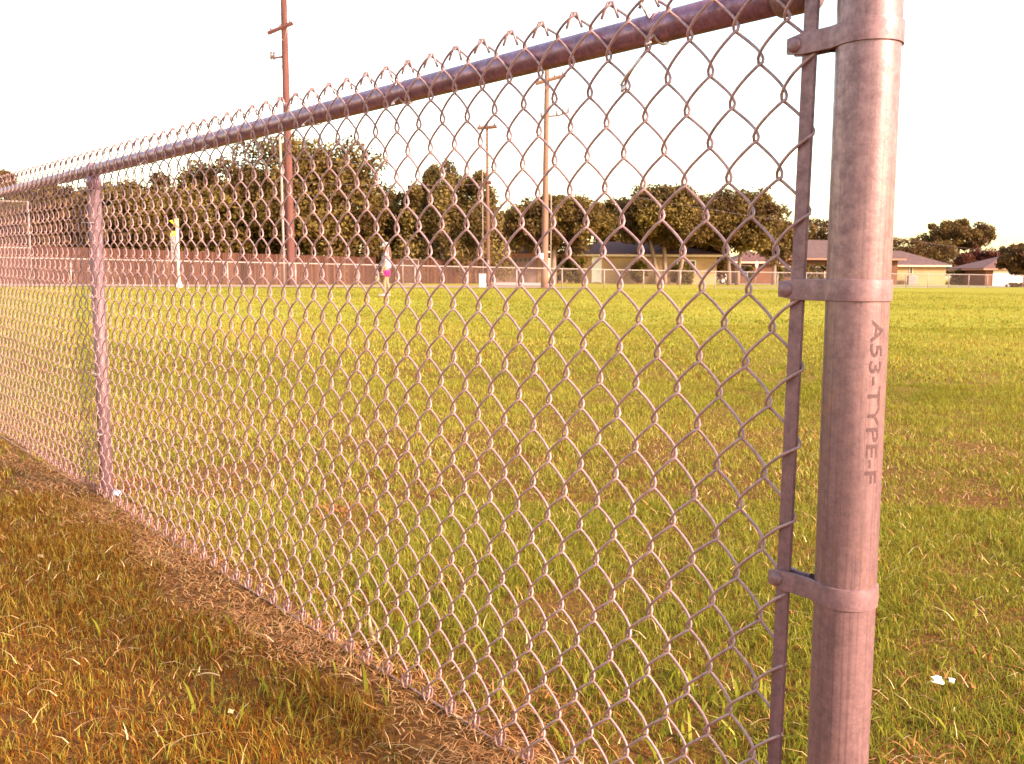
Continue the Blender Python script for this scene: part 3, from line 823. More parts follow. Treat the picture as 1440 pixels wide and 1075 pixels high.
# house with white garage door at the right edge
Y = 116; h0, h1 = at(1386, 380, Y)[0], at(1490, 380, Y)[0]; zh = float(at(1400, 403, Y)[2])
e, hw, hd = house('brick house with a white double garage door at the far right edge', h0, h1, Y, 9, zh-.05, at(1400, 379.0, Y)[2], at(1400, 360, Y)[2], M_BRICK_RED, M_ROOF, M_TRIMR, None, .5)
da, db = at(1397.5, 380, Y)[0], at(1446, 380, Y)[0]
dr = front_part(e, hd, 'garage_door', (da+db)/2, db-da, zh-.05, at(1400, 381.5, Y)[2], M_WHITE, .05, M_WHITE)
mb = MB()
for k in range(1, 4): mb.box(((da+db)/2-e.location[0], -hd-.0475, 1.9*k/4+.05), (db-da-.05, .008, .025))
mb.build('panel_joint', M_ACBOX, dr)
Y = 150; h0, h1 = at(1392, 380, Y)[0], at(1470, 380, Y)[0]
house('distant roof glimpsed above the white garage house between dark trees', h0, h1, Y, 9, float(gh(74, Y)), at(1400, 372, Y)[2], at(1400, 357, Y)[2], M_BRICK_RED, M_ROOF2, M_TRIMR)

# ------------------------------------------------------------------ trees
def leaf_cloud(C, rad, n, size, tone_c, squash=.8):
    """n small rhombic leaves spread over clumps"""
    k = rng.integers(0, len(C), n)
    d = rng.normal(0, 1, (n, 3)); d /= np.linalg.norm(d, axis=1)[:, None]
    r = rng.random(n)**.45
    Pn = C[k]+d*(r*rad[k])[:, None]*np.array([1, 1, squash])
    nrm = d*.7+rng.normal(0, .8, (n, 3))+np.array([0, 0, .35]); nrm /= np.linalg.norm(nrm, axis=1)[:, None]
    t = np.cross(nrm, rng.normal(0, 1, (n, 3))); t /= np.linalg.norm(t, axis=1)[:, None]+1e-9
    b_ = np.cross(nrm, t); s = size*(.55+.9*rng.random(n))[:, None]
    V = np.stack([Pn+t*s, Pn+b_*s*.55+nrm*s*.12, Pn-t*s*.9, Pn-b_*s*.55+nrm*s*.12], 1).reshape(-1, 3)
    Q = np.arange(4*n).reshape(n, 4)
    return V, Q, np.repeat(np.clip(tone_c[k]+rng.normal(0, .13, n), 0, 1), 4)

def tree(label, u, Y, top, bot, wpx, mat, nleaf=6500, style='round', nclump=60, size=.24, trunks=1, group=None, name='tree', lean=0):
    g = gpt(u, Y); zt_ = at(u, top, Y)[2]; zb_ = at(u, bot, Y)[2]; wd = wpx/F_PX*Y
    e = empty(name, g, label, 'tree', 'trees beyond the far fence')
    H = zt_-g[2]; B = max(zb_-g[2], .1); cz = (H+B)/2; rz_ = (H-B)/2; rx = wd/2
    if style == 'cedar':
        C = []; R = []
        for k in range(nclump):
            s = rng.random()**.8; a = rng.random()*2*PI
            spire = rng.integers(0, 5); sx = (spire-2)*rx*.36; sh = [.74, .96, 1.0, .84, .9][spire]
            rr2 = rx*.55*(1-s)**.75*(.35+.65*rng.random())
            C.append((sx*(1-.25*s)+rr2*math.cos(a), rr2*math.sin(a)+rng.normal(0, rx*.2), B+(H-B)*sh*s*.97)); R.append(rx*(.24-.13*s)*(.8+.5*rng.random()))
        C = np.array(C); R = np.array(R); sq = 1.25
    else:
        i = np.arange(nclump)+.5; ph = np.arccos(1-2*i/nclump); th = PI*(1+5**.5)*i+rng.random()*6
        r = np.where(rng.random(nclump) < .72, .70+.24*rng.random(nclump), .2+.5*rng.random(nclump))
        lump = 1+.16*np.sin(th*2+rng.random()*6)*np.sin(ph)+rng.normal(0, .07, nclump)
        r = r*lump
        x = rx*r*np.sin(ph)*np.cos(th); y = rx*.85*r*np.sin(ph)*np.sin(th); z = cz+rz_*r*np.cos(ph)
        if style == 'flat': z = np.where(z < cz-rz_*.6, cz-rz_*.6+rng.normal(0, rz_*.2, nclump), z)
        C = np.stack([x, y, z], 1); R = min(rx, rz_*1.3)*(.20+.15*rng.random(nclump)); sq = .78
        over = (C[:, 2]+R*sq) - H; C[:, 2] -= np.clip(over, 0, None)
    tone_c = np.clip(rng.normal(.45, .29, len(C)), .0, 1)
    nleaf = int(nleaf*2.5); size = size*.62
    V, Q, A = leaf_cloud(C, R, nleaf, size, tone_c, sq)
    # loose outer sprigs break the outline
    k = max(300, nleaf//9); Vs, Qs, As = leaf_cloud(C, R*1.28, k, size*.9, tone_c, sq)
    V = np.concatenate([V, Vs]); Q = np.concatenate([Q, Qs+len(A)]); A = np.concatenate([A, As])
    quads_obj('crown', V, Q, mat, e, False, {'tone': A})
    mb = MB(); tr0 = .028*H+.05
    for q in range(trunks):
        ox = 0 if trunks == 1 else (q-(trunks-1)/2)*wd*.10+rng.normal(0, .1)
        tp = np.array([ox*2.2+lean+rng.normal(0, .1), rng.normal(0, .2), B+(H-B)*.45])
        pts = [np.array([ox, 0, -.3]), np.array([ox*1.1, 0, B*.4]), np.array([ox*1.5+lean*.3, 0, B]), tp]
        rr3 = tr0/(1 if trunks == 1 else 1.5)
        mb.tube(pts, [rr3*1.25, rr3, rr3*.8, rr3*.35], 8)
        for _ in range(7 if trunks == 1 else 4):
            j = C[rng.integers(0, len(C))]; s0 = pts[2]*(1-.0)+(tp-pts[2])*rng.random()*.8
            md = s0*.5+j*.5+np.array([0, 0, -.1*rng.random()*rz_])
            mb.tube([s0, md, j], [rr3*.5, rr3*.32, rr3*.12], 6)
    mb.build('trunk', M_BARK, e, True)
    return e

GT_ = 'trees beyond the far fence'
DK, OL, CE, RD = M_LEAF_DK, M_LEAF_OLV, M_LEAF_CED, M_LEAF_RED
tree('dark rounded tree at the far left edge above the fence rail', 0, 66, 226, 396, 84, DK, 7000)
tree('dark tree just left of the line post behind the plank fence', 70, 62, 256, 396, 128, DK, 8000)
tree('dark low tree between the backstop panel and the line post', 122, 70, 262, 396, 84, DK, 5000)
tree('dark green tree just right of the line post', 202, 72, 241, 394, 140, OL, 9000)
tree('uneven dark tree behind the yellow and white pole', 300, 76, 221, 394, 138, OL, 10500, nclump=85)
tree('tallest broad dark tree, behind the tall wooden pole at left', 440, 78, 190, 392, 216, OL, 17000, nclump=120, size=.26)
tree('dark filler tree between the tallest broad tree and the uneven one', 362, 84, 232, 394, 110, DK, 6500)
tree('lower bushy tree filling the gap left of the cedar', 540, 83, 268, 394, 96, OL, 6500)
tree('ragged olive cedar with pointed spires and two bare trunks', 632, 79, 226, 374, 160, CE, 15000, 'cedar', 130, .22, 2)
tree('dark tree behind the cedar, seen between its spires', 615, 92, 262, 394, 130, DK, 5500)
tree('dark tree in the gap between the cedar and the thick pale pole', 712, 94, 285, 385, 90, DK, 4500)
tree('rounded tree right of the thick pale pole, over the garage roof', 778, 83, 273, 354, 140, OL, 9500, nclump=80)
tree('smaller tree behind the left end of the tan house roof', 862, 97, 281, 350, 92, OL, 5500)
tree('dark tree standing behind the tan brick house', 895, 100, 286, 360, 120, DK, 5000)
tree('large spreading tree with bare multiple trunks in front of the tan house', 938, 84.6, 258, 352, 154, OL, 12000, 'flat', 90, .23, 3)
tree('airy tree with slim trunks right of the spreading tree', 1030, 86, 266, 358, 128, OL, 9500, 'flat', 75, .23, 2)
tree('small tree behind the octagonal sign, left of the tension bar', 1088, 98, 308, 368, 70, OL, 4600)
tree('dark red-brown low tree by the parked car', 986, 90, 328, 392, 76, DK, 5200, nclump=44)
tree('dark tree seen between tension bar and end post above the roof', 1152, 150, 306, 350, 116, DK, 4500)
tree('far dark hedge-like tree just right of the end post', 1268, 150, 333, 385, 70, DK, 4200)
tree('far dark bushy tree left of the flat-topped tree', 1314, 152, 337, 388, 78, DK, 4400)
tree('broad flat-topped tree standing above the houses at right', 1345, 165, 308, 356, 98, DK, 7500, 'flat', 66, .30)
tree('dark red rounded plum tree below the flat-topped tree', 1378, 135, 347, 392, 66, RD, 4600, nclump=44)
tree('thin distant tree between the plum tree and the right edge', 1412, 190, 346, 380, 40, DK, 1900, nclump=28, size=.3)
tree('dark tree overhanging the white garage door at the right edge', 1440, 100, 342, 386, 66, DK, 5800, nclump=50)
tree('dark tree beyond the left edge behind the backstop', -70, 66, 240, 395, 110, DK, 4000)

def hedge(label, u0, u1, Y, top, mat, depth=1.4, rounded=False, n=2600, name='hedge', base=None):
    a, b_ = gpt(u0, Y), gpt(u1, Y); z = min(a[2], b_[2]) if base is None else base; zt_ = at((u0+u1)/2, top, Y)[2]
    e = empty(name, ((a[0]+b_[0])/2, Y, z), label, 'hedge' if name == 'hedge' else 'shrub')
    wd = b_[0]-a[0]; H = zt_-z
    m_ = max(10, int(n/45))
    if rounded:
        d = rng.normal(0, 1, (m_, 3)); d /= np.linalg.norm(d, axis=1)[:, None]; C = d*np.array([wd*.36, depth*.36, H*.38])*(.6+.4*rng.random((m_, 1)))+np.array([0, 0, H*.5]); R = np.full(m_, min(wd, H)*.17)
    else:
        C = (rng.random((m_, 3))-.5)*np.array([wd-.3, depth-.3, H-.3])+np.array([0, 0, H/2]); R = np.full(m_, .28)
    V, Q, A = leaf_cloud(C, R, n, .11, np.clip(rng.normal(.45, .2, m_), 0, 1), .9)
    quads_obj('foliage', V, Q, mat, e, False, {'tone': A})
    mb = MB()
    for k in range(3): mb.tube([(wd*(k-1)*.2, 0, -.1), (wd*(k-1)*.25, 0, H*.6)], [.05, .02], 6)
    mb.build('stem', M_BARK, e, True)
hedge('clipped square hedge against the left end of the tan house', 776, 823, 84.5, 362.5, M_HEDGE, 1.5, False, 4200)
hedge('dark round shrub against the tan house wall right of the white door', 882, 912, 85, 364, M_HEDGE, 1.4, True, 2200, 'shrub')
hedge('low green hedge under the tan house eave behind the trunks', 942, 974, 85, 371, M_HEDGE, 1.3, False, 2400)
hedge('round green shrub left of the octagonal sign', 1046, 1062, 102.5, 371, M_HEDGE, 1.3, True, 1300, 'shrub')
hedge('round green shrub right of the octagonal sign', 1084, 1104, 106, 371, M_HEDGE, 1.3, True, 1500, 'shrub')
hedge('row of rounded shrubs below the big hip roof, between bar and post', 1106, 1190, 109.5, 369, M_HEDGE, 1.4, False, 4200)
hedge('clipped hedge between the sunlit wing and the far right house', 1332, 1385, 122, 379, M_HEDGE, 1.6, False, 3800)
hedge('dark ground shrub in front of the white garage door at right', 1410, 1445, 97, 397.5, M_LEAF_DK, 1.6, True, 1800, 'shrub')

# ------------------------------------------------------------------ poles and cables
M_POLE = simple('weathered pole wood', (.24, .11, .075), .25, 7, .9, 0, (1, 1, .12), .01)
M_POLED = simple('dark creosoted pole wood', (.135, .043, .034), .30, 7, .9, 0, (1, 1, .12), .01)
M_PIPE = simple('pale conduit', (.40, .27, .25), .06, 3, .5)
M_PORC = simple('grey-pink porcelain', (.16, .085, .09), .05, 5, .3)
def arm(e, pa, pb, mat, n_ins=4, braces=True, c=None):
    o = MB().tube([pa, pb], .115, 4).build('crossarm', mat, e)
    for k in range(n_ins):
        s = (k+.35)/(n_ins-.3); q = np.array(pa)*(1-s)+np.array(pb)*s
        MB().lathe([(.03, 0), (.07, .05), (.045, .09), (.07, .13), (.03, .19)], tuple(q+np.array([0, 0, .05])), 8).build('insulator', M_PORC, o, True)
    if braces and c is not None:
        m_ = np.array(pa)*.5+np.array(pb)*.5
        mb = MB()
        for q in (pa, pb): mb.tube([np.array(q)*.6+m_*.4, np.array(c)-np.array([0, 0, .55])], .014, 5)
        mb.build('brace', M_PIPE, o, True)
    return o
def pole(label, u, Y, wpx, top_uv, mat):
    g = gpt(u, Y); e = empty('utility_pole', g, label, 'utility pole', 'utility poles along the far side of the field')
    T = at(top_uv[0], top_uv[1], Y)-g; r = wpx/2/F_PX*Y
    n = 14; pts = [np.array([T[0]*s, 0, -.3+(T[2]+.3)*s]) for s in np.linspace(0, 1, n)]
    MB().tube(pts, [r*1.12-(r*.42)*s for s in np.linspace(0, 1, n)], 14).build('shaft', mat, e, True)
    return e, g
Y = 56
e, g = pole('tall dark wooden utility pole at left, rising out of the picture', 410, Y, 11, (397, -70), M_POLED)
L = lambda u, v: at(u, v, Y)-g
arm(e, L(377.5, 48.5)+np.array([0, -.2, 0]), L(413, 34)+np.array([0, -.2, 0]), M_POLED, 3, True, L(400, 45)+np.array([0, -.2, 0]))
o = MB().tube([L(381, 78), L(385, 82), L(398, 80), L(404, 74)], .065, 6).build('bracket', M_POLED, e, True)
for u_ in (381.5, 385.5): MB().tube([L(u_, 84), L(u_-.3, 73)], .07, 8).build('insulator', M_PORC, o, True)
MB().tube([L(384, 84), L(387.5, 100), L(390.5, 113)], .016, 6).build('lead_wire', M_PIPE, e, True)
MB().tube([L(397.5, 90), L(394, 101), L(390.5, 113)], .016, 6).build('lead_wire', M_PIPE, e, True)
MB().tube([L(390.5, 113), L(392, 160), L(396, 250), L(398.5, 330), L(400, 403)], .075, 8).build('conduit', M_PIPE, e, True)
Y2 = 61
e2, g2 = pole('short thin utility pole behind the white pedestal box', 687, Y2, 5.2, (685, 177), M_POLE)
L2 = lambda u, v: at(u, v, Y2)-g2
arm(e2, L2(671, 181)+np.array([0, -.15, 0]), L2(699, 179)+np.array([0, -.15, 0]), M_POLE, 3, True, L2(685, 180)+np.array([0, -.15, 0]))
MB().tube([L2(683, 257), L2(691, 257)], .12, 8).build('bracket', M_POLED, e2, True)
MB().tube([L2(678.5, 234), L2(679, 330), L2(679.5, 388)], .028, 6).build('conduit', M_PIPE, e2, True)
MB().box(tuple(L2(682, 335)+np.array([0, -.1, 0])), (.22, .1, .06)).build('strap', M_PIPE, e2)
MB().box(tuple(L2(687, 369)+np.array([0, -.14, 0])), (.09, .04, .24)).build('number_plate', M_PIPE, e2)
Y3 = 58.5
e3, g3 = pole('thick pale utility pole in the centre with small white meter box', 765.5, Y3, 9.2, (769.5, 84), M_POLE)
L3 = lambda u, v: at(u, v, Y3)-g3
arm(e3, L3(753, 119)+np.array([0, -.2, 0]), L3(795, 107)+np.array([0, -.2, 0]), M_POLE, 4, True, L3(769, 115)+np.array([0, -.2, 0]))
o = MB().tube([L3(760, 164), L3(768, 164), L3(785, 163), L3(800, 158)], .055, 6).build('bracket', M_POLED, e3, True)
for u_, v_ in ((761, 162), (783, 160), (791, 158), (799, 155)): MB().lathe([(.03, -.12), (.07, -.04), (.05, .05), (.07, .12), (.03, .18)], tuple(L3(u_, v_)), 8).build('insulator', M_PORC, o, True)
MB().tube([L3(775, 190), L3(775, 300), L3(774, 402)], .032, 6).build('conduit', M_PIPE, e3, True)
MB().box(tuple(L3(761.7, 361)+np.array([0, -.15, 0])), (.20, .14, .36)).build('meter_box', M_WHITE, e3, False, .02)
for v_ in (374, 376.5): MB().tube([L3(765, v_)+np.array([0, -.2, 0]), L3(774, v_)], .02, 6).build('strap', M_PIPE, e3, True)

M_CABLE = simple('dark cable', (.10, .055, .05), .1, 3, .7)
def cable(label, pa, pb, sag, r=.014):
    s = np.linspace(0, 1, 30)[:, None]; Pn = np.array(pa)*(1-s)+np.array(pb)*s; Pn[:, 2] -= sag*4*(s*(1-s))[:, 0]
    tag(MB().tube(Pn, r, 5).build('overhead_cable', M_CABLE, None, True), label, 'cable', 'overhead cables between the poles')
cable('upper of two thin cables between the tall dark pole and the thick pale pole', at(410, 222, Y), at(767, 232, Y3), .35)
cable('lower thin cable between the tall dark pole and the short thin pole', at(410, 256, Y), at(686.5, 259, Y2), .15)
cable('thin cable running from the thick pale pole to the right behind the end post', at(768, 256, Y3), at(1560, 372, 135), .5)
cable('thin cable leaving the tall dark pole towards the left edge', at(405, 225, Y), at(-160, 205, 56), .6)

# white pedestal box
Yp = 59.5; gp = gpt(678.5, Yp); pd = empty('utility_pedestal', gp, 'white upright utility box at the foot of the short thin pole', 'utility box')
hp = at(678, 385.5, Yp)[2]-gp[2]
MB().box((0, 0, hp/2-.02), (.40, .30, hp-.04)).build('cabinet', M_WHITE, pd, False, .02)
MB().box((0, 0, hp), (.44, .34, .06)).build('lid', M_PIPE, pd, False, .015)
MB().box((.06, -.155, hp*.62), (.05, .02, .10)).build('latch', M_ACBOX, pd)

# yellow and white field pole with its hanging padded panel
Yf = 41.5; gf = gpt(252, Yf); fe = empty('foul_pole', gf, 'white pole with yellow top and hanging yellow and grey panel at left', 'foul pole')
M_YEL = simple('yellow vinyl', (.80, .56, .03), .08, 3, .5); M_YEL2 = simple('sun-bleached yellow vinyl', (.78, .52, .20), .08, 3, .5)
M_PAD = simple('grey-white printed vinyl', (.30, .235, .235), .22, 5, .6, 0, (1, 1, .7)); M_DKV = simple('dark print', (.10, .07, .075), .2, 4, .6)
Lf = lambda u, v: at(u, v, Yf)-gf
xo = 0
zt_, zm_ = Lf(250, 308)[2], Lf(250, 321)[2]
MB().tube([(0, 0, -.1), (-.02, 0, zm_)], .055, 14).build('shaft', M_WHITE, fe, True)
MB().lathe([(.14, 0), (.14, .10), (.10, .20), (.06, .30), (.05, .32)], (0, 0, -.02), 18).build('base', M_WHITE, fe, True)
MB().tube([(-.02, 0, zm_), (-.03, 0, zt_)], .085, 14).build('top_sleeve', M_YEL2, fe, True)
a_, b_, c_ = Lf(238, 310.5), Lf(247.5, 309), Lf(244.5, 316)
MB().add([(p[0], -.02, p[2]) for p in (a_, b_, c_)]+[(p[0], .02, p[2]) for p in (a_, b_, c_)], [(0, 2, 1), (3, 4, 5), (0, 1, 4, 3), (1, 2, 5, 4), (2, 0, 3, 5)]).build('pennant', M_YEL, fe)
pl = Lf(243, 368); pr_ = Lf(248, 326)
xa, xb, xc_, xd = Lf(241, 326)[0], Lf(247.3, 325)[0], Lf(250.2, 367)[0], Lf(243.5, 367)[0]
zA, zB, zC = Lf(244, 325.5)[2], Lf(244, 332.5)[2], Lf(244, 367)[2]
def slab(x0t, x1t, x0b, x1b, zt2, zb2, y0, th): return MB().add([(x0b, y0, zb2), (x1b, y0, zb2), (x1b, y0+th, zb2), (x0b, y0+th, zb2), (x0t, y0, zt2), (x1t, y0, zt2), (x1t, y0+th, zt2), (x0t, y0+th, zt2)], [(3, 2, 1, 0), (4, 5, 6, 7), (0, 1, 5, 4), (1, 2, 6, 5), (2, 3, 7, 6), (3, 0, 4, 7)])
k_ = (zA-zB)/(zA-zC); xm0, xm1 = xa+(xd-xa)*k_, xb+(xc_-xb)*k_
slab(xa, xb, xm0, xm1, zA, zB+.002, -.16, .05).build('panel_top', M_YEL, fe)
pn = slab(xm0, xm1, xd, xc_, zB, zC, -.16, .05).build('panel', M_PAD, fe)
mb = MB()
for k, (dx, dz, wx_, wz_) in enumerate(((.25, .10, .07, .10), (.35, .24, .05, .12), (.3, .42, .08, .05), (.45, .52, .05, .12), (.4, .70, .07, .06), (.55, .82, .04, .10))):
    zz = zB+(zC-zB)*dz; x_ = xm0+(xd-xm0)*dz+(xm1-xm0)*(.25+dx*.5)
    mb.box((x_, -.162, zz), (wx_, .006, wz_))
mb.build('print', M_DKV, pn)
mb = MB(); mb.tube([(xb-.02, -.13, zA-.05), (0, 0, zA-.03)], .012, 6); mb.tube([(xc_-.02, -.13, zC+.08), (0, 0, zC+.1)], .012, 6); mb.build('bracket', M_PIPE, fe, True)

# octagonal sign seen from behind, turned sideways
Ys = 90; gs = gpt(1063, Ys); se = empty('octagonal_sign', gs, 'pale octagonal road sign on a thin post by the far fence', 'sign', None, math.radians(52))
zc_ = at(1063, 372.3, Ys)[2]-gs[2]
MB().tube([(0, .03, -.2), (0, .03, zc_+.3)], .03, 8).build('post', M_PIPE, se, True)
V = []
for y_ in (-.012, .012):
    for k in range(8): V.append((.36*math.cos(PI/8+k*PI/4), y_-.02, zc_+.36*math.sin(PI/8+k*PI/4)))
MB().add(V, [tuple(range(8)), tuple(range(8, 16))[::-1]]+[(k, (k+1) % 8, 8+(k+1) % 8, 8+k) for k in range(8)]).build('plate', M_PIPE, se)

# parked car behind the trunks
Yc = 95; gc = gpt(993, Yc); ce = empty('parked_car', gc, 'pale parked car half hidden behind the tree trunks near the tan house', 'car', None, math.radians(20))
M_CARP = simple('pale car paint', (.46, .36, .37), .04, 1, .3)
prof = [(-2.1, .35), (-2.15, .75), (-1.95, .95), (-1.2, 1.02), (-.7, 1.50), (.75, 1.52), (1.35, 1.02), (2.05, .92), (2.15, .6), (2.1, .35)]
V = [(x, -.86 if z < 1.2 else -.68, z) for x, z in prof]+[(x, .86 if z < 1.2 else .68, z) for x, z in prof]; n_ = len(prof)
MB().add(V, [tuple(range(n_)), tuple(range(n_, 2*n_))[::-1]]+[(i, n_+i, n_+(i+1) % n_, (i+1) % n_) for i in range(n_)]).build('body', M_CARP, ce, False, .06)
for sy in (-1, 1):
    MB().add([(-.95, sy*.852, 1.06), (1.1, sy*.852, 1.06), (.7, sy*.73, 1.44), (-.62, sy*.73, 1.44)], [(0, 1, 2, 3)]).build('side_window', M_GLASS, ce)
    for x_ in (-1.35, 1.35):
        o = MB().tube([(x_, sy*.70, .33), (x_, sy*.90, .33)], .33, 20).build('wheel', simple('tyre rubber', (.035, .025, .025), .1, 5, .9), ce)
        MB().tube([(x_, sy*.895, .33), (x_, sy*.912, .33)], .19, 14).build('rim', M_PIPE, o)
# ------------------------------------------------------------------ the player standing in the field
def skin_mesh(name, joints, edges, mat, parent, sub=2, root=0):
    me = bpy.data.meshes.new(name); me.from_pydata([j[0] for j in joints], edges, [])
    o = bpy.data.objects.new('tmp', me); COL.objects.link(o)
    o.modifiers.new('skin', 'SKIN').use_smooth_shade = True
    sv = me.skin_vertices[0].data
    for i, j in enumerate(joints):
        r = j[1]; sv[i].radius = (r, r) if not isinstance(r, tuple) else r
        sv[i].use_root = (i == root)
    s = o.modifiers.new('sub', 'SUBSURF'); s.levels = sub; s.render_levels = sub
    bpy.context.view_layer.update()
    dg = bpy.context.evaluated_depsgraph_get()
    m2 = bpy.data.meshes.new_from_object(o.evaluated_get(dg)); m2.name = name
    bpy.data.objects.remove(o)
    m2.materials.clear()
    return link(name, m2, mat, parent, True)
M_SKIN = simple('sun-warmed skin', (.36, .17, .105), .05, 30, .6)
M_SHIRT = simple('pale lavender cotton', (.40, .34, .46), .06, 14, .85)
M_PINK = simple('bright pink shorts', (.62, .012, .14), .06, 20, .7)
M_CAPW = simple('white cap cloth', (.62, .55, .50), .03, 20, .8)
M_HAIR = simple('auburn hair', (.13, .045, .022), .3, 40, .6, 0, (1, 1, .2))
M_GLOVE = simple('dark brown leather', (.13, .05, .035), .35, 40, .6)
M_SOCK = simple('pale shoe canvas', (.38, .24, .20), .06, 30, .7)
Yq = 27.5; gq = gpt(543.2, Yq)
pe = empty('person', (gq[0], gq[1], gq[2]+.012), 'person in white cap, pale shirt and pink shorts standing on the grass with a glove', 'person')
# faces -X; the left side is towards the camera (-Y)
J = []; Ed = []
def jt(p, r, par=None):
    J.append((p, r)); i = len(J)-1
    if par is not None: Ed.append((par, i))
    return i
pel = jt((0, 0, .80), (.105, .13))
sp = jt((.005, 0, .93), (.088, .115), pel); ch = jt((0, 0, 1.09), (.095, .135), sp); up_ = jt((0, 0, 1.19), (.075, .10), ch)
nk = jt((-.005, 0, 1.255), .048, up_); hb = jt((-.015, 0, 1.32), (.075, .065), nk); hm = jt((-.02, 0, 1.40), (.088, .074), hb); ht_ = jt((-.012, 0, 1.465), (.06, .055), hm)
jt((-.112, 0, 1.365), .012, hm)      # nose
for sy, st in ((-1, -.09), (1, .07)):
    hip = jt((0, sy*.075, .74), .082, pel); kn = jt((st*.35-.015, sy*.07, .42), .052, hip)
    cf = jt((st*.55+.015, sy*.07, .29), .050, kn); an = jt((st*.8+.01, sy*.07, .085), .034, cf); he = jt((st*.8+.02, sy*.07, .035), .034, an)
    to_ = jt((st*.8-.14, sy*.08, .026), .026, he)
for sy in (-1, 1):
    fw = -.05 if sy < 0 else .02
    sh = jt((.0, sy*.145, 1.17), .052, up_); el = jt((.02+fw*.4, sy*.185, .95), .036, sh); wr = jt((-.03+fw, sy*.19, .765), .024, el)
    pm = jt((-.04+fw, sy*.19, .715), (.030, .020), wr)
    for k, (dx, dz, L_) in enumerate(((-.024, -.035, .9), (-.008, -.042, 1.0), (.008, -.040, .95), (.022, -.032, .8))):
        a1 = jt((-.04+fw+dx, sy*.19, .715+dz), .0085, pm); jt((-.045+fw+dx*1.1, sy*.182, .715+dz-.030*L_), .0075, a1)
    jt((-.075+fw, sy*.175, .695), .009, pm)
body = skin_mesh('body', J, Ed, M_SKIN, pe)
shirt = skin_mesh('shirt', [((0, 0, 1.00), (.118, .140)), ((.005, 0, .84), (.128, .150)), ((.005, 0, .775), (.130, .15)), ((0, 0, 1.11), (.112, .145)), ((0, 0, 1.195), (.085, .11)), ((0, 0, 1.235), (.06, .07)),
    ((0, -.15, 1.175), .066), ((.012, -.18, 1.05), .062), ((.005, -.187, .97), .060), ((0, .15, 1.175), .066), ((.02, .18, 1.05), .062), ((.022, .187, .97), .060)],
    [(0, 1), (1, 2), (0, 3), (3, 4), (4, 5), (4, 6), (6, 7), (7, 8), (4, 9), (9, 10), (10, 11)], M_SHIRT, pe)
shorts = skin_mesh('shorts', [((.012, 0, .80), (.118, .142)), ((.012, 0, .735), (.122, .140)), ((-.005, -.078, .66), .098), ((-.022, -.078, .54), .094), ((.015, .078, .66), .098), ((.012, .078, .54), .092)],
    [(0, 1), (1, 2), (2, 3), (1, 4), (4, 5)], M_PINK, pe)
mb = MB()
mb.lathe([(.099, 1.400), (.101, 1.425), (.097, 1.465), (.080, 1.500), (.050, 1.522), (.012, 1.530)], (-.012, 0, 0), 24)
n_ = 12; V = []
for zz in (1.412, 1.420):
    for r_ in (.085, .19):
        for k in range(n_): 
            a = PI-1.0+2.0*k/(n_-1); V.append((-.012+r_*math.cos(a), r_*.62*math.sin(a) if r_ > .1 else r_*math.sin(a), zz-(.022 if r_ > .1 else 0)))
Fc = []
for k in range(n_-1): Fc += [(k, k+1, n_+k+1, n_+k), (2*n_+k, 3*n_+k, 3*n_+k+1, 2*n_+k+1), (n_+k, n_+k+1, 3*n_+k+1, 3*n_+k)]
mb.add(V, Fc); mb.build('cap', M_CAPW, pe, True)
skin_mesh('hair', [((.045, 0, 1.40), (.062, .078)), ((.075, 0, 1.33), (.048, .062)), ((.105, .0, 1.24), (.042, .05)), ((.125, 0, 1.13), (.035, .042)), ((.125, 0, 1.04), (.014, .016))], [(0, 1), (1, 2), (2, 3), (3, 4)], M_HAIR, pe)
mb = MB()
for sy, st in ((-1, -.09), (1, .07)):
    x_ = st*.8
    mb.tube([(x_+.055, sy*.072, .04), (x_+.03, sy*.072, .042), (x_-.06, sy*.075, .036), (x_-.13, sy*.08, .030), (x_-.168, sy*.082, .026)], [.026, .045, .043, .040, .018], 12)
mb.build('shoes', M_SOCK, pe, True)
gl = empty('ball_glove', (gq[0]-.09, gq[1]-.2, gq[2]+.60), 'dark brown ball glove held low in the left hand of the person in pink shorts', 'glove')
skin_mesh('palm', [((.0, 0, .10), .052), ((.0, 0, .03), .085), ((.005, 0, -.05), .085), ((-.055, -.01, -.09), .035), ((-.015, -.012, -.115), .034), ((.03, -.01, -.115), .034), ((.075, 0, -.085), .032), ((-.095, 0, .0), .034), ((-.12, -.01, -.05), .026)],
    [(0, 1), (1, 2), (2, 3), (2, 4), (2, 5), (2, 6), (1, 7), (7, 8)], M_GLOVE, gl)
MB().tube([(-.06, -.095, .085), (0, -.10, .095), (.05, -.095, .085)], .012, 6).build('wrist_strap', simple('tan leather lacing', (.46, .29, .20), .1, 20, .6), gl, True)

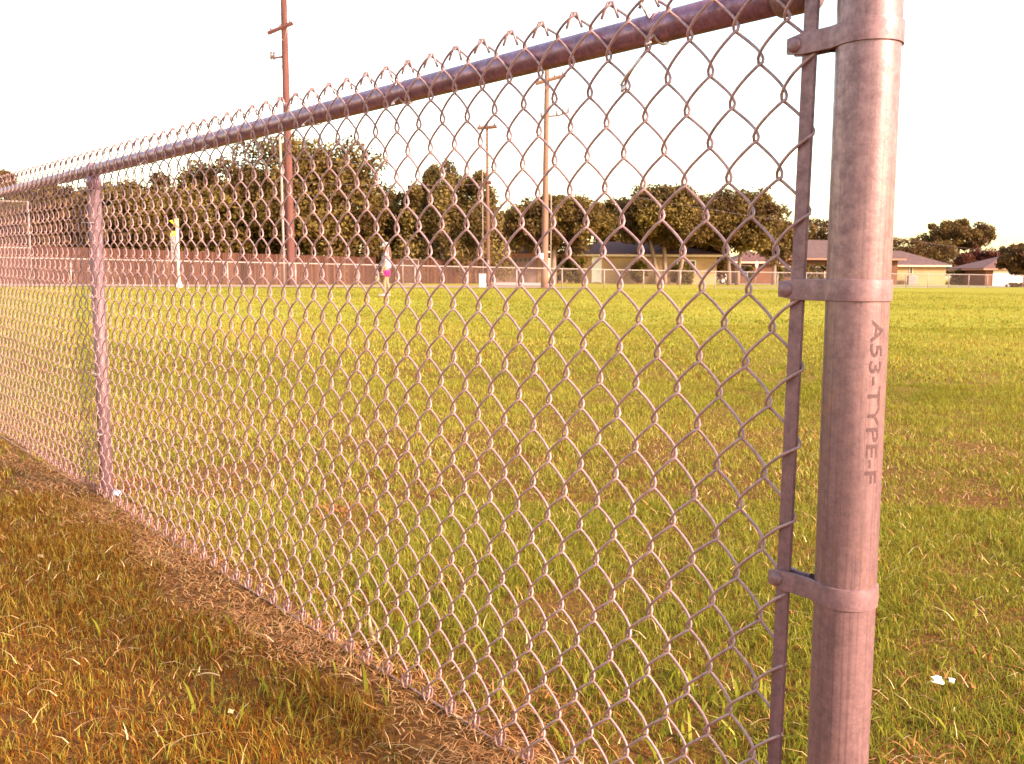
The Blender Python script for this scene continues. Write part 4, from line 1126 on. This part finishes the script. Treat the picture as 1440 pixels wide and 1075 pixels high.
# ------------------------------------------------------------------ small things on the ground
def scrap(name, label, cat, u, v, size, mat, seed, flat=.55, zoff=.018, pos=None):
    r_ = RX*(u-720)/F_PX-UX*(v-537.5)/F_PX+CF
    k = (zoff+.0-CZ)/r_[2]
    p_ = CAM+r_*k if pos is None else np.array(pos)
    r2 = np.random.default_rng(seed); n = 6; V = []
    for j in range(n):
        for i in range(n):
            a, b_ = i/(n-1)-.5, j/(n-1)-.5
            V.append((a*size*(1+.2*r2.normal()), b_*size*.75*(1+.2*r2.normal()), size*flat*(.5-abs(a)*.5-b_*b_)+size*.10*r2.normal()))
    Fc = [(j*n+i, j*n+i+1, (j+1)*n+i+1, (j+1)*n+i) for j in range(n-1) for i in range(n-1)]
    o = mesh_obj(name, V, Fc, mat, None, True)
    o.location = (p_[0], p_[1], p_[2]); o.rotation_euler = (.75, .15, .3*math.sin(seed))
    sm = o.modifiers.new('solid', 'SOLIDIFY'); sm.thickness = .0009
    s2 = o.modifiers.new('sub', 'SUBSURF'); s2.levels = 1; s2.render_levels = 1
    return tag(o, label, cat)
M_PAPER = simple('white crumpled paper', (.84, .76, .62), .04, 60, .8)
M_PLAST = simple('bluish white plastic film', (.30, .27, .33), .08, 60, .35)
M_DLEAF = simple('pale dry leaf', (.42, .25, .12), .15, 60, .8)
scrap('paper_scrap', 'larger crumpled white paper scrap on the grass at lower right', 'litter', 1318, 957, .021, M_PAPER, 3, .6, .030)
scrap('paper_scrap', 'smaller folded cream paper scrap right beside the larger white one', 'litter', 1338, 957, .012, M_PAPER, 5, .8, .030)
scrap('dry_leaf', 'tiny pale dry leaf on the turf at lower left', 'leaf', 57, 782, .012, M_DLEAF, 8, .3, .035)
scrap('dry_leaf', 'thin pale leaf fragment near the straw strip at lower left', 'leaf', 325, 1000, .009, M_DLEAF, 12, .2, .035)
scrap('plastic_scrap', 'bluish white plastic scrap caught at the foot of the line post', 'litter', 0, 0, .030, M_PLAST, 9, .9, .0, fp(2.475, -.68, .03))
st_ = fp(.8745, -.640, -.006)
pts = [st_+FD*a+np.array([0, 0, b_])+FN*c_ for a, b_, c_ in ((-.012, -.022, .0), (-.006, -.010, -.002), (0, 0, -.003), (.006, .014, -.002), (.009, .024, .001))]
tag(MB().tube(pts, [.0006, .0032, .0042, .0030, .0006], 8).build('seed_head', M_DLEAF, None, True), 'pale dry seed head caught on the wire near the foot of the fence', 'seed head')
for label, p0, p1, b in (('long pale straw stalk hanging in the fence wires left of centre', fp(1.93, -.60, -.012), fp(1.74, -.605, -.010), .012), ('short white straw bit lying on the worn strip at lower centre', np.array([-.55, 1.62, .035]), np.array([-.50, 1.60, .045]), .006)):
    s_ = np.linspace(0, 1, 8)[:, None]; P_ = p0*(1-s_)+p1*s_; P_[:, 2] += b*np.sin(PI*s_[:, 0])
    tag(MB().tube(P_, [.0008]+[.0014]*6+[.0006], 6).build('straw_stalk', M_DLEAF, None, True), label, 'straw')
